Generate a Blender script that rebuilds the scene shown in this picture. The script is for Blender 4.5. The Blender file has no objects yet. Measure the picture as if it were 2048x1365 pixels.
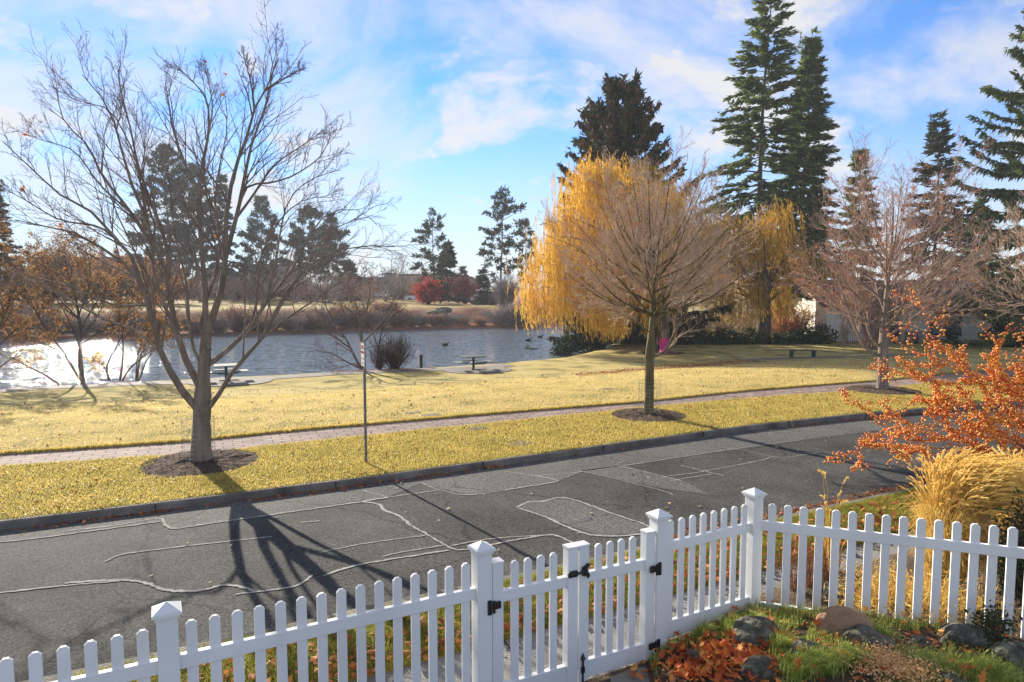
import bpy, math
import numpy as np
from mathutils import Matrix, Vector
C = bpy.context.scene.collection
SC = bpy.context.scene

# ------------------------------------------------------------------ camera, light, exposure
F_PX, PITCH, CAM_Z = 1365.0, math.radians(4.55), 3.5
cam = bpy.data.objects.new('camera', bpy.data.cameras.new('camera'))
C.objects.link(cam)
cam.location = (0, 0, CAM_Z)
cam.rotation_euler = (math.pi/2 - PITCH, 0, 0)
cam.data.sensor_width = 36.0
cam.data.lens = 24.0
cam.data.clip_end = 6000
SC.camera = cam

SUN_AZ, SUN_EL = math.radians(35.5), math.radians(22.5)      # to the left of the view, ahead
sl = bpy.data.lights.new('sun', 'SUN')
sl.energy, sl.angle, sl.color = 5.0, math.radians(0.5), (1.0, 0.92, 0.78)
sun = bpy.data.objects.new('sun', sl)
C.objects.link(sun)
SUN_DIR = Vector((-math.sin(SUN_AZ)*math.cos(SUN_EL), math.cos(SUN_AZ)*math.cos(SUN_EL), math.sin(SUN_EL)))
sun.rotation_euler = SUN_DIR.to_track_quat('Z', 'Y').to_euler()
sun.location = SUN_DIR*100

SC.view_settings.view_transform = 'Standard'
SC.view_settings.look = 'None'
SC.view_settings.gamma = 1
SC.view_settings.exposure = 1.25
SC.render.engine = 'CYCLES'
SC.cycles.use_denoising = True
SC.cycles.max_bounces = 6
SC.cycles.transparent_max_bounces = 8
SC.cycles.sample_clamp_indirect = 8.0

world = bpy.data.worlds.new('World')
SC.world = world
world.use_nodes = True
def sky():
    nt = world.node_tree
    nt.nodes.clear()
    N, L = nt.nodes.new, nt.links.new
    def math_(op, a, b=None, clamp=False):
        n = N('ShaderNodeMath'); n.operation = op; n.use_clamp = clamp
        for i, v in enumerate((a, b)):
            if v is None: continue
            if isinstance(v, (int, float)): n.inputs[i].default_value = v
            else: L(v, n.inputs[i])
        return n.outputs[0]
    out = N('ShaderNodeOutputWorld'); bg = N('ShaderNodeBackground')
    st = N('ShaderNodeTexSky'); st.sky_type = 'NISHITA'; st.sun_disc = False
    st.sun_elevation = SUN_EL; st.sun_rotation = -SUN_AZ
    st.altitude = 1000; st.air_density = 1.0; st.dust_density = 0.0; st.ozone_density = 3.0
    tc = N('ShaderNodeTexCoord'); sep = N('ShaderNodeSeparateXYZ')
    L(tc.outputs['Generated'], sep.inputs[0])
    zz = math_('MAXIMUM', sep.outputs[2], 0.0)
    den = math_('ADD', zz, 0.42)
    comb = N('ShaderNodeCombineXYZ')
    L(math_('DIVIDE', sep.outputs[0], den), comb.inputs[0])
    L(math_('DIVIDE', sep.outputs[1], den), comb.inputs[1])
    def noise(scale, detail, rough, dist=0.0, off=(0, 0, 0), vec=None):
        mp = N('ShaderNodeMapping'); mp.inputs['Location'].default_value = off
        L(vec or comb.outputs[0], mp.inputs[0])
        n = N('ShaderNodeTexNoise'); n.inputs['Scale'].default_value = scale
        n.inputs['Detail'].default_value = detail; n.inputs['Roughness'].default_value = rough
        n.inputs['Distortion'].default_value = dist
        L(mp.outputs[0], n.inputs['Vector'])
        return n.outputs[0]
    def ramp(v, a, b):
        n = N('ShaderNodeMapRange'); n.interpolation_type = 'SMOOTHSTEP'
        n.inputs[1].default_value = a; n.inputs[2].default_value = b
        L(v, n.inputs[0]); return n.outputs[0]
    big = noise(3.0, 11, 0.58, 0.25, (2.1, 5.7, 0))
    thin = noise(2.3, 12, 0.60, 0.4, (7.3, 4.2, 0))
    left = ramp(sep.outputs[0], 0.35, -0.45)                 # more veil towards the sun's side
    cum = ramp(big, 0.49, 0.64)
    veil = math_('MULTIPLY', ramp(math_('ADD', thin, math_('MULTIPLY', left, 0.05)), 0.41, 0.66), 0.80)
    low = ramp(sep.outputs[2], 0.26, 0.02)
    hz = math_('MULTIPLY', low, 0.75)
    cover = math_('MAXIMUM', math_('MAXIMUM', cum, veil), hz, True)
    cover = math_('MULTIPLY', cover, 0.93)
    tint = N('ShaderNodeMix'); tint.data_type = 'RGBA'; tint.blend_type = 'MULTIPLY'
    tint.inputs[0].default_value = 1.0
    L(st.outputs[0], tint.inputs[6]); tint.inputs[7].default_value = SKY_TINT
    mix = N('ShaderNodeMix'); mix.data_type = 'RGBA'
    L(cover, mix.inputs[0]); L(tint.outputs[2], mix.inputs[6]); mix.inputs[7].default_value = CLOUD
    L(mix.outputs[2], bg.inputs[0]); bg.inputs[1].default_value = 0.1
    L(bg.outputs[0], out.inputs[0])
SKY_TINT = (0.37, 0.66, 0.96, 1)
CLOUD = (3.75, 3.65, 3.55, 1)
sky()

# ------------------------------------------------------------------ geometry helpers
cp, sp_ = math.cos(PITCH), math.sin(PITCH)
def ray(px, py):
    a, b = (px-1024)/F_PX, (682.5-py)/F_PX
    return np.array([a, cp + b*sp_, b*cp - sp_])
def G(px, py, z=0.0):
    d = ray(px, py); t = (z-CAM_Z)/d[2]
    return np.array([0, 0, CAM_Z]) + d*t
def P(px, py, Y):
    d = ray(px, py)
    return np.array([0, 0, CAM_Z]) + d*(Y/d[1])
def nrm(a):
    return a/np.maximum(np.linalg.norm(a, axis=-1, keepdims=True), 1e-9)
def sstep(a, b, x):
    t = np.clip((x-a)/(b-a), 0, 1); return t*t*(3-2*t)

def tagged(o, label=None, cat=None, group=None, kind=None):
    if label: o['label'] = label
    if cat: o['category'] = cat
    if group: o['group'] = group
    if kind: o['kind'] = kind
    return o

class MB:
    """collects vertices and faces of one mesh"""
    def __init__(s): s.V, s.F, s.n = [], [], 0
    def add(s, V, *Fs):
        V = np.asarray(V, float).reshape(-1, 3)
        for f in Fs:
            f = np.asarray(f, int)
            if len(f): s.F.append(f + s.n)
        s.V.append(V); s.n += len(V); return s
    def box(s, c, size, rz=0.0, rx=0.0, ry=0.0, taper=1.0, bev=0.0):
        x, y, z = np.array(size)/2
        if bev > 0:
            b = min(bev, x*.9, y*.9, z*.9)
            V = []
            for zz, k in ((-z, b), (-z+b, 0), (z-b, 0), (z, b)):
                X, Y_ = x-k, y-k; e = b*.6
                V += [(-X+e, -Y_, zz), (X-e, -Y_, zz), (X, -Y_+e, zz), (X, Y_-e, zz), (X-e, Y_, zz), (-X+e, Y_, zz), (-X, Y_-e, zz), (-X, -Y_+e, zz)]
            V = np.array(V, float)
            Fq = [[r*8+i, r*8+(i+1) % 8, (r+1)*8+(i+1) % 8, (r+1)*8+i] for r in range(3) for i in range(8)]
            F8 = [[7, 6, 5, 4, 3, 2, 1, 0], list(range(24, 32))]
        else:
            V = np.array([(i*x*(taper if k > 0 else 1), j*y*(taper if k > 0 else 1), k*z) for k in (-1, 1) for j in (-1, 1) for i in (-1, 1)], float)
            Fq = [[0, 2, 3, 1], [4, 5, 7, 6], [0, 1, 5, 4], [1, 3, 7, 5], [3, 2, 6, 7], [2, 0, 4, 6]]; F8 = []
        R = (Matrix.Rotation(rz, 3, 'Z') @ Matrix.Rotation(ry, 3, 'Y') @ Matrix.Rotation(rx, 3, 'X'))
        V = V @ np.array(R).T + np.asarray(c, float)
        return s.add(V, Fq, F8)
    def prism(s, poly, origin, ux, uy, thick):
        """2-D outline in the plane (ux, uy) at origin, extruded both ways along the normal"""
        poly = np.asarray(poly, float); n = len(poly)
        ux, uy = np.asarray(ux, float), np.asarray(uy, float); w = np.cross(ux, uy)
        A = np.asarray(origin) + poly[:, :1]*ux + poly[:, 1:2]*uy
        V = np.vstack([A - w*thick/2, A + w*thick/2])
        return s.add(V, [list(range(n))[::-1]], [list(range(n, 2*n))], [[i, (i+1) % n, n+(i+1) % n, n+i] for i in range(n)])
    def tube(s, pts, rad, k=8, cap=True):
        pts = np.asarray(pts, float)[None]; rad = np.broadcast_to(np.asarray(rad, float), (1, pts.shape[1]))
        V, F = tubes(pts, rad, k); s.add(V, F)
        if cap:
            n = pts.shape[1]; b = s.n - n*k
            s.F.append(np.array([[b+i for i in range(k)][::-1]])); s.F.append(np.array([[b+(n-1)*k+i for i in range(k)]]))
        return s
    def lathe(s, prof, c, k=16):
        prof = np.asarray(prof, float); n = len(prof); a = np.linspace(0, 2*np.pi, k, endpoint=False)
        V = np.stack([prof[:, :1]*np.cos(a), prof[:, :1]*np.sin(a), np.repeat(prof[:, 1:2], k, 1)], -1).reshape(-1, 3) + np.asarray(c, float)
        F = [[r*k+i, r*k+(i+1) % k, (r+1)*k+(i+1) % k, (r+1)*k+i] for r in range(n-1) for i in range(k)]
        return s.add(V, F)
    def build(s, name, mat, parent=None, smooth=False, base=None):
        V = np.vstack(s.V)
        if parent is not None and base is None: base = np.array(parent['_base'])
        if base is not None: V = V - np.asarray(base, float)
        me = bpy.data.meshes.new(name)
        me.vertices.add(len(V)); me.vertices.foreach_set('co', V.astype(np.float32).ravel())
        loops = np.concatenate([f.ravel() for f in s.F]).astype(np.int32)
        tot = np.concatenate([np.full(len(f), f.shape[1], np.int32) for f in s.F])
        st = np.concatenate([[0], np.cumsum(tot)[:-1]]).astype(np.int32)
        me.loops.add(len(loops)); me.loops.foreach_set('vertex_index', loops)
        me.polygons.add(len(tot)); me.polygons.foreach_set('loop_start', st)
        me.polygons.foreach_set('use_smooth', np.full(len(tot), bool(smooth)))
        me.update(calc_edges=True); me.validate()
        if mat: me.materials.append(mat)
        o = bpy.data.objects.new(name, me); C.objects.link(o)
        if parent is not None: o.parent = parent
        elif base is not None: o.location = base
        if base is not None: o['_base'] = [float(v) for v in base]
        return o

def thing(name, label, cat, base, group=None):
    o = bpy.data.objects.new(name, None); C.objects.link(o)
    o.empty_display_size = 0.2
    o.location = base; o['_base'] = [float(v) for v in base]
    return tagged(o, label, cat, group)
def copy_thing(o, loc, rz=0.0, scale=1.0, label=None, group=None):
    kids = list(o.children)
    c = o.copy(); C.objects.link(c); c.location = loc; c.rotation_euler = (0, 0, rz)
    c.scale = (scale,)*3 if isinstance(scale, (int, float)) else scale
    if label: c['label'] = label
    if group: c['group'] = group
    for k in kids:
        kk = k.copy(); C.objects.link(kk); kk.parent = c
        for g in k.children:
            gg = g.copy(); C.objects.link(gg); gg.parent = kk
    return c

def tubes(Bp, Br, k):
    M, N, _ = Bp.shape
    T = np.empty_like(Bp); T[:, 1:-1] = Bp[:, 2:]-Bp[:, :-2]; T[:, 0] = Bp[:, 1]-Bp[:, 0]; T[:, -1] = Bp[:, -1]-Bp[:, -2]
    T = nrm(T)
    ref = np.where(np.abs(nrm(Bp[:, -1]-Bp[:, 0])[:, 2:3]) > 0.8, np.array([[1., 0.13, 0]]), np.array([[0.1, 0.07, 1.]]))[:, None]
    A = nrm(np.cross(T, ref)); B = np.cross(T, A)
    a = np.linspace(0, 2*np.pi, k, endpoint=False)
    V = Bp[:, :, None] + Br[:, :, None, None]*(A[:, :, None]*np.cos(a)[:, None] + B[:, :, None]*np.sin(a)[:, None])
    idx = np.arange(M*N*k).reshape(M, N, k)
    a0, a1 = idx[:, :-1], idx[:, 1:]
    F = np.stack([a0, np.roll(a0, -1, 2), np.roll(a1, -1, 2), a1], -1).reshape(-1, 4)
    return V.reshape(-1, 3), F
def smooth_path(pts, n):
    """Catmull-Rom through pts, n points out"""
    pts = np.asarray(pts, float)
    if len(pts) == 2: return pts[0] + (pts[1]-pts[0])*np.linspace(0, 1, n)[:, None]
    e = np.vstack([2*pts[0]-pts[1], pts, 2*pts[-1]-pts[-2]])
    d = np.concatenate([[0], np.cumsum(np.linalg.norm(np.diff(pts, axis=0), axis=1))]); d /= d[-1]
    u = np.linspace(0, 1, n); i = np.clip(np.searchsorted(d, u, 'right')-1, 0, len(pts)-2)
    t = ((u-d[i])/(d[i+1]-d[i]))[:, None]
    p0, p1, p2, p3 = e[i], e[i+1], e[i+2], e[i+3]
    return .5*((2*p1)+(-p0+p2)*t+(2*p0-5*p1+4*p2-p3)*t*t+(-p0+3*p1-3*p2+p3)*t**3)
def sprout(Bp, Br, n, L, ang, up, rng, N=5, tmin=.25, tmax=1., rk=.55, wob=.12, rmin=.002, taper=.3, labs=None, lshrink=.5):
    """n side branches on every branch; L = length as a share of the parent's, or labs in metres"""
    M, NN, _ = Bp.shape
    t = tmin+(tmax-tmin)*((np.arange(n)+rng.random((M, n)))/n)
    i = np.clip((t*(NN-1)).astype(int), 0, NN-2); f = (t*(NN-1)-i)[..., None]
    m = np.arange(M)[:, None]
    p = Bp[m, i]*(1-f)+Bp[m, i+1]*f
    tan = nrm(Bp[m, i+1]-Bp[m, i])
    r = Br[m, i]*(1-f[..., 0])+Br[m, i+1]*f[..., 0]
    pl = np.linalg.norm(np.diff(Bp, axis=1), axis=2).sum(1)[:, None]
    ln = (pl*L if labs is None else labs)*(1-lshrink*t)*rng.uniform(.6, 1.3, (M, n))
    per = nrm(np.cross(tan, rng.normal(size=(M, n, 3))))
    a = np.radians(ang*rng.uniform(.7, 1.25, (M, n)))[..., None]
    d = tan*np.cos(a)+per*np.sin(a); d[..., 2] += up; d = nrm(d)
    p = p.reshape(-1, 3); d = d.reshape(-1, 3); ln = ln.reshape(-1)
    Q = [p]
    for k in range(N-1):
        d = nrm(d + wob*rng.normal(size=d.shape) + np.array([0, 0, up*.35]))
        p = p + d*(ln/(N-1))[:, None]; Q.append(p)
    Q = np.stack(Q, 1)
    r0 = np.maximum(np.minimum(r*rk, r*.9), rmin).reshape(-1)
    R = r0[:, None]*np.linspace(1, taper, N)[None]
    return Q, R
def kites(Cc, D, Ln, Wd, rng, fold=.25, flat=None):
    """leaf-like quads: base, side, tip, side"""
    n = len(Cc); D = nrm(D)
    up = rng.normal(size=(n, 3)) if flat is None else np.array([0, 0, 1.]) + flat*rng.normal(size=(n, 3))
    S = nrm(np.cross(D, up)); U = np.cross(S, D)
    Ln, Wd = np.broadcast_to(Ln, (n,))[:, None], np.broadcast_to(Wd, (n,))[:, None]
    mid = Cc + D*Ln*.45 - U*Wd*fold
    V = np.stack([Cc, mid+S*Wd*.5, Cc+D*Ln, mid-S*Wd*.5], 1).reshape(-1, 3)
    return V, np.arange(4*n).reshape(n, 4)
def pick(Bp, n, rng, tmin=0.):
    """random points on branches"""
    m = rng.integers(0, len(Bp), n); t = (tmin+(1-tmin)*rng.random(n))*(Bp.shape[1]-1)
    i = np.clip(t.astype(int), 0, Bp.shape[1]-2); f = (t-i)[:, None]
    return Bp[m, i]*(1-f)+Bp[m, i+1]*f, nrm(Bp[m, i+1]-Bp[m, i])

# ------------------------------------------------------------------ materials
def mat(name, c1, c2=None, scale=3.0, rough=.8, bump=0.0, bscale=None, trans=0.0, island=0.0, spec=.3, detail=5, metal=0.0, c3=None, stretch=None, lo=.3, hi=.7, coat=0.0):
    m = bpy.data.materials.new(name); m.use_nodes = True
    nt = m.node_tree; N, L = nt.nodes.new, nt.links.new
    bs = nt.nodes['Principled BSDF']; out = nt.nodes['Material Output']
    bs.inputs['Roughness'].default_value = rough
    bs.inputs['Specular IOR Level'].default_value = spec
    bs.inputs['Metallic'].default_value = metal
    bs.inputs['Coat Weight'].default_value = coat
    c2 = c2 or c1
    tc = N('ShaderNodeTexCoord'); mp = N('ShaderNodeMapping')
    L(tc.outputs['Object'], mp.inputs[0])
    if stretch: mp.inputs['Scale'].default_value = stretch
    ns = N('ShaderNodeTexNoise'); ns.inputs['Scale'].default_value = scale; ns.inputs['Detail'].default_value = detail
    L(mp.outputs[0], ns.inputs['Vector'])
    fac = ns.outputs[0]
    if island > 0:
        ge = N('ShaderNodeNewGeometry'); mx = N('ShaderNodeMix'); mx.inputs[0].default_value = island
        L(fac, mx.inputs[2]); L(ge.outputs['Random Per Island'], mx.inputs[3]); fac = mx.outputs[0]
        lo, hi = lo*(1-island)+.02*island, hi*(1-island)+.98*island
    rp = N('ShaderNodeValToRGB'); e = rp.color_ramp.elements
    e[0].position, e[1].position = lo, hi
    e[0].color, e[1].color = (*c1, 1), (*c2, 1)
    if c3:
        x = e.new((lo+hi)/2); x.color = (*c3, 1)
    L(fac, rp.inputs[0]); L(rp.outputs[0], bs.inputs['Base Color'])
    if bump:
        nb = N('ShaderNodeTexNoise'); nb.inputs['Scale'].default_value = bscale or scale*6; nb.inputs['Detail'].default_value = 6
        L(mp.outputs[0], nb.inputs['Vector'])
        b = N('ShaderNodeBump'); b.inputs['Strength'].default_value = min(1, bump); b.inputs['Distance'].default_value = .02*max(1, bump)
        L(nb.outputs[0], b.inputs['Height']); L(b.outputs[0], bs.inputs['Normal'])
    if trans > 0:
        tr = N('ShaderNodeBsdfTranslucent'); L(rp.outputs[0], tr.inputs[0])
        ms = N('ShaderNodeMixShader'); ms.inputs[0].default_value = trans
        L(bs.outputs[0], ms.inputs[1]); L(tr.outputs[0], ms.inputs[2]); L(ms.outputs[0], out.inputs[0])
    return m
# ------------------------------------------------------------------ the lie of the land
def line_of(pix, z=0.0, ext=.5):
    p = np.array([G(a, b, z)[:2] for a, b in pix]); p = p[np.argsort(p[:, 0])]
    s0 = (p[1, 1]-p[0, 1])/(p[1, 0]-p[0, 0]); s1 = (p[-1, 1]-p[-3, 1])/(p[-1, 0]-p[-3, 0])
    p = np.vstack([[p[0, 0]-200, p[0, 1]-200*s0*.9], p, [p[-1, 0]+200, p[-1, 1]+200*min(s1, .35)]])
    return lambda x: np.interp(x, p[:, 0], p[:, 1])
KERB = line_of([(0, 1042), (467, 986), (700, 957), (1000, 918), (1300, 877), (1500, 850), (1750, 824), (1850, 816)])
WALK_N = line_of([(0, 932), (400, 906), (700, 874), (1000, 844), (1280, 815), (1560, 791), (1700, 783), (1860, 766)])
WALK_F = line_of([(0, 908), (380, 882), (600, 860), (1000, 826), (1280, 804), (1500, 781), (1760, 761), (1900, 747)])
NEAR_KERB = lambda x: 10.9+.52*(np.asarray(x)-5.3)
PAVE_F = lambda x: 6.62+.526*np.asarray(x)
FENCE = lambda x: 5.46+.526*np.asarray(x)
NEAR_SHORE = np.array([(-160, -20), (-60, 15), (-40, 23), (-22.4, 29.9), (-14.7, 33.7), (-5.1, 37.8), (-.7, 40), (3.4, 43.5), (6.8, 49.6), (9, 58), (10, 70), (11, 88)], float)
FAR_SHORE = np.array([(-260, 0), (-120, 40), (-48, 64), (-31, 71), (-17.5, 78.5), (.4, 84), (11, 88)], float)
POND = np.vstack([NEAR_SHORE, FAR_SHORE[::-1]])
WATER_Z = -1.5
def seg_dist(x, y, pl):
    d = np.full(np.shape(x), 1e9)
    for (x0, y0), (x1, y1) in zip(pl[:-1], pl[1:]):
        dx, dy = x1-x0, y1-y0
        t = np.clip(((x-x0)*dx+(y-y0)*dy)/(dx*dx+dy*dy), 0, 1)
        d = np.minimum(d, np.hypot(x-x0-t*dx, y-y0-t*dy))
    return d
def inside(x, y, poly):
    c = np.zeros(np.shape(x), bool); n = len(poly)
    for i in range(n):
        x0, y0 = poly[i]; x1, y1 = poly[(i+1) % n]
        if y0 == y1: continue
        c ^= ((y0 > y) != (y1 > y)) & (x < (x1-x0)*(y-y0)/(y1-y0)+x0)
    return c
def wave(x, y, s, seed=0):
    r = np.random.default_rng(seed); o = 0
    for k in range(5):
        a, ph = r.uniform(0, 6.28, 2); f = s*1.6**k
        o = o + np.sin((x*np.cos(a)+y*np.sin(a))*f+ph)/1.5**k
    return o/2.5
def land_z(x, y):
    x, y = np.asarray(x, float), np.asarray(y, float)
    t = y-WALK_F(x)
    near = -.9*sstep(2, 17, t) + .02*wave(x, y, .6, 3)*sstep(.5, 3, t)
    dn, df = seg_dist(x, y, NEAR_SHORE), seg_dist(x, y, FAR_SHORE)
    far = -1.35+2.3*sstep(0, 8.5, df+.8*wave(x, y, .35, 5)) + .15*wave(x, y, .12, 8) + .005*np.maximum(df-15, 0)
    w = sstep(-3, 3, dn-df)
    w = np.where(x > 14, 0, w)
    z = near*(1-w)+far*w
    ins = inside(x, y, POND)
    d = np.minimum(dn, df)
    return np.where(ins, np.maximum(-1.25*(1-w)+-1.4*w-.25-d*.7, -3.2), np.where(dn < 1.0, z-.12*(1-dn), z))
def ground(px, Y, py=600):
    x = P(px, py, Y)[0]
    return np.array([x, Y, float(land_z(x, Y))])

def sheet(name, xs, rows, zf, m, skirt=0.0, smooth=True):
    """heightfield between curves: rows are functions y(x)"""
    X = np.repeat(xs[None], len(rows), 0); Y = np.stack([np.broadcast_to(r(xs), xs.shape) for r in rows])
    Z = zf(X, Y) if callable(zf) else np.full(X.shape, zf)
    V = np.stack([X, Y, Z], -1).reshape(-1, 3); n, k = X.shape
    i = np.arange(n*k).reshape(n, k)
    F = np.stack([i[:-1, :-1], i[:-1, 1:], i[1:, 1:], i[1:, :-1]], -1).reshape(-1, 4)
    b = MB().add(V, F)
    if skirt:
        for row in (0, n-1):
            A = V.reshape(n, k, 3)[row]; Bq = A - [0, 0, skirt]
            j = np.arange(k-1); q = np.stack([j, j+1, j+1+k, j+k], -1)
            b.add(np.vstack([A, Bq]), q if row else q[:, ::-1])
    o = b.build(name, m, smooth=smooth); o['kind'] = 'structure'
    return o
lerp = lambda f, g, t: (lambda x: f(x)*(1-t)+g(x)*t)

m_lawn = mat('dry_lawn', (.52, .41, .17), (.22, .20, .07), scale=.9, rough=.95, bump=3, bscale=40, spec=.1, c3=(.46, .36, .13), lo=.36, hi=.66, detail=12)
m_verge = mat('verge_turf', (.38, .29, .06), (.17, .17, .03), scale=.8, rough=.95, bump=3, bscale=40, spec=.1, c3=(.22, .18, .03))
m_soil = mat('soil', (.075, .05, .032), (.13, .09, .055), scale=9, rough=1, bump=3, bscale=40)
xs = np.concatenate([np.linspace(-75, -25, 70)[:-1], np.linspace(-25, 30, 221)[:-1], np.linspace(30, 90, 80)])
sheet('verge', xs, [lerp(KERB, WALK_N, t) for t in np.linspace(0, 1, 13)], lambda x, y: .012*wave(x, y, 2.1, 1), m_verge, skirt=.1)
MIDWATER = lambda x: np.where(np.asarray(x) > 10, 75, np.interp(x, [-160, -100, -48, -22, 0, 10], [6, 18, 42, 50, 62, 75]))
tt = np.concatenate([np.linspace(0, .5, 50)[:-1], np.linspace(.5, 1, 110)])
rows = [lerp(WALK_F, MIDWATER, t) for t in tt]
sheet('lawn', xs, rows, land_z, m_lawn, skirt=.1)

m_bank = bpy.data.materials.new('bank_earth'); m_bank.use_nodes = True
def bank_nodes():
    nt = m_bank.node_tree; N, L = nt.nodes.new, nt.links.new; bs = nt.nodes['Principled BSDF']
    bs.inputs['Roughness'].default_value = .95; bs.inputs['Specular IOR Level'].default_value = .1
    ge = N('ShaderNodeNewGeometry'); sp = N('ShaderNodeSeparateXYZ'); L(ge.outputs['Position'], sp.inputs[0])
    ns = N('ShaderNodeTexNoise'); ns.inputs['Scale'].default_value = .35; ns.inputs['Detail'].default_value = 8; L(ge.outputs['Position'], ns.inputs['Vector'])
    r1 = N('ShaderNodeValToRGB'); e = r1.color_ramp.elements
    e[0].position, e[1].position = .35, .7; e[0].color, e[1].color = (.20, .085, .055, 1), (.44, .21, .125, 1)
    r2 = N('ShaderNodeValToRGB'); e = r2.color_ramp.elements
    e[0].position, e[1].position = .35, .7; e[0].color, e[1].color = (.24, .18, .06, 1), (.32, .23, .09, 1)
    L(ns.outputs[0], r1.inputs[0]); L(ns.outputs[0], r2.inputs[0])
    a = N('ShaderNodeMath'); a.operation = 'ADD'; L(sp.outputs[2], a.inputs[0])
    k = N('ShaderNodeMath'); k.operation = 'MULTIPLY'; L(ns.outputs[0], k.inputs[0]); k.inputs[1].default_value = 1.2; L(k.outputs[0], a.inputs[1])
    mr = N('ShaderNodeMapRange'); L(a.outputs[0], mr.inputs[0]); mr.inputs[1].default_value = 1.05; mr.inputs[2].default_value = 1.45; m3 = N('ShaderNodeMapRange'); L(sp.outputs[0], m3.inputs[0]); m3.inputs[1].default_value = 11; m3.inputs[2].default_value = 15; m4 = N('ShaderNodeMath'); m4.operation = 'MAXIMUM'; L(mr.outputs[0], m4.inputs[0]); L(m3.outputs[0], m4.inputs[1]); mr = m4
    mx = N('ShaderNodeMix'); mx.data_type = 'RGBA'; L(mr.outputs[0], mx.inputs[0]); L(r1.outputs[0], mx.inputs[6]); L(r2.outputs[0], mx.inputs[7])
    L(mx.outputs[2], bs.inputs['Base Color'])
bank_nodes()
xf = np.concatenate([np.linspace(-900, -130, 40)[:-1], np.linspace(-130, 60, 240)[:-1], np.linspace(60, 900, 40)])
FARTHEST = lambda x: np.full(np.shape(x), 1600.0)
tf = np.concatenate([np.linspace(0, 60, 110)/1540, np.geomspace(61, 1540, 40)/1540])
sheet('far_bank', xf, [(lambda d: (lambda x: MIDWATER(np.clip(x, -160, 90))+d*1540))(t) for t in tf], land_z, m_bank)

# water
def water_mat():
    m = bpy.data.materials.new('pond_water'); m.use_nodes = True
    nt = m.node_tree; N, L = nt.nodes.new, nt.links.new; bs = nt.nodes['Principled BSDF']
    bs.inputs['Base Color'].default_value = (.15, .185, .20, 1)
    bs.inputs['Roughness'].default_value = .02
    bs.inputs['IOR'].default_value = 1.42
    ge = N('ShaderNodeNewGeometry'); h = None
    for sc_, str_, amp in ((.55, (1, 2.4, 1), 1.0), (1.7, (1, 2.2, 1), .40), (4.2, (1, 1.8, 1), .10)):
        mp = N('ShaderNodeMapping'); mp.inputs['Scale'].default_value = str_; mp.inputs['Rotation'].default_value = (0, 0, .25)
        L(ge.outputs['Position'], mp.inputs[0])
        n = N('ShaderNodeTexNoise'); n.inputs['Scale'].default_value = sc_; n.inputs['Detail'].default_value = 1; L(mp.outputs[0], n.inputs['Vector'])
        k = N('ShaderNodeMath'); k.operation = 'MULTIPLY'; L(n.outputs[0], k.inputs[0]); k.inputs[1].default_value = amp
        if h is None: h = k.outputs[0]
        else:
            s = N('ShaderNodeMath'); s.operation = 'ADD'; L(h, s.inputs[0]); L(k.outputs[0], s.inputs[1]); h = s.outputs[0]
    b = N('ShaderNodeBump'); b.inputs['Strength'].default_value = 1.0; b.inputs['Distance'].default_value = .34
    L(h, b.inputs['Height']); L(b.outputs[0], bs.inputs['Normal'])
    return m
xw = np.array([-255., 60.]); 
MB().add([(-255, 3, WATER_Z), (60, 3, WATER_Z), (60, 122, WATER_Z), (-255, 122, WATER_Z)], [[0, 1, 2, 3]]).build('pond_water', water_mat())['kind'] = 'structure'

# brick sidewalk, kerbs, road
def brick_mat():
    m = bpy.data.materials.new('brick_paving'); m.use_nodes = True
    nt = m.node_tree; N, L = nt.nodes.new, nt.links.new; bs = nt.nodes['Principled BSDF']
    bs.inputs['Roughness'].default_value = .85; bs.inputs['Specular IOR Level'].default_value = .12
    tc = N('ShaderNodeTexCoord'); mp = N('ShaderNodeMapping'); mp.inputs['Rotation'].default_value = (0, 0, -math.radians(24)); L(tc.outputs['Object'], mp.inputs[0])
    bk = N('ShaderNodeTexBrick'); bk.inputs['Scale'].default_value = 1.0; bk.inputs['Brick Width'].default_value = .42; bk.inputs['Row Height'].default_value = .21
    bk.inputs['Mortar Size'].default_value = .012; bk.inputs['Color1'].default_value = (.30, .225, .195, 1); bk.inputs['Color2'].default_value = (.22, .16, .14, 1); bk.inputs['Mortar'].default_value = (.05, .04, .035, 1)
    L(mp.outputs[0], bk.inputs['Vector'])
    ns = N('ShaderNodeTexNoise'); ns.inputs['Scale'].default_value = 1.5; ns.inputs['Detail'].default_value = 8; L(tc.outputs['Object'], ns.inputs['Vector'])
    mx = N('ShaderNodeMix'); mx.data_type = 'RGBA'; mx.blend_type = 'OVERLAY'; mx.inputs[0].default_value = .5
    L(bk.outputs[0], mx.inputs[6]); L(ns.outputs[0], mx.inputs[7]); L(mx.outputs[2], bs.inputs['Base Color'])
    b = N('ShaderNodeBump'); b.inputs['Distance'].default_value = .008; b.invert = True; L(bk.outputs['Fac'], b.inputs['Height']); L(b.outputs[0], bs.inputs['Normal'])
    return m
sheet('sidewalk', xs, [lerp(WALK_N, WALK_F, t) for t in (-.03, .25, .5, .75, 1.03)], -.025, brick_mat())
m_kerb = mat('kerb_concrete', (.075, .068, .058), (.25, .225, .19), scale=1.6, rough=.9, bump=1, bscale=45)
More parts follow.
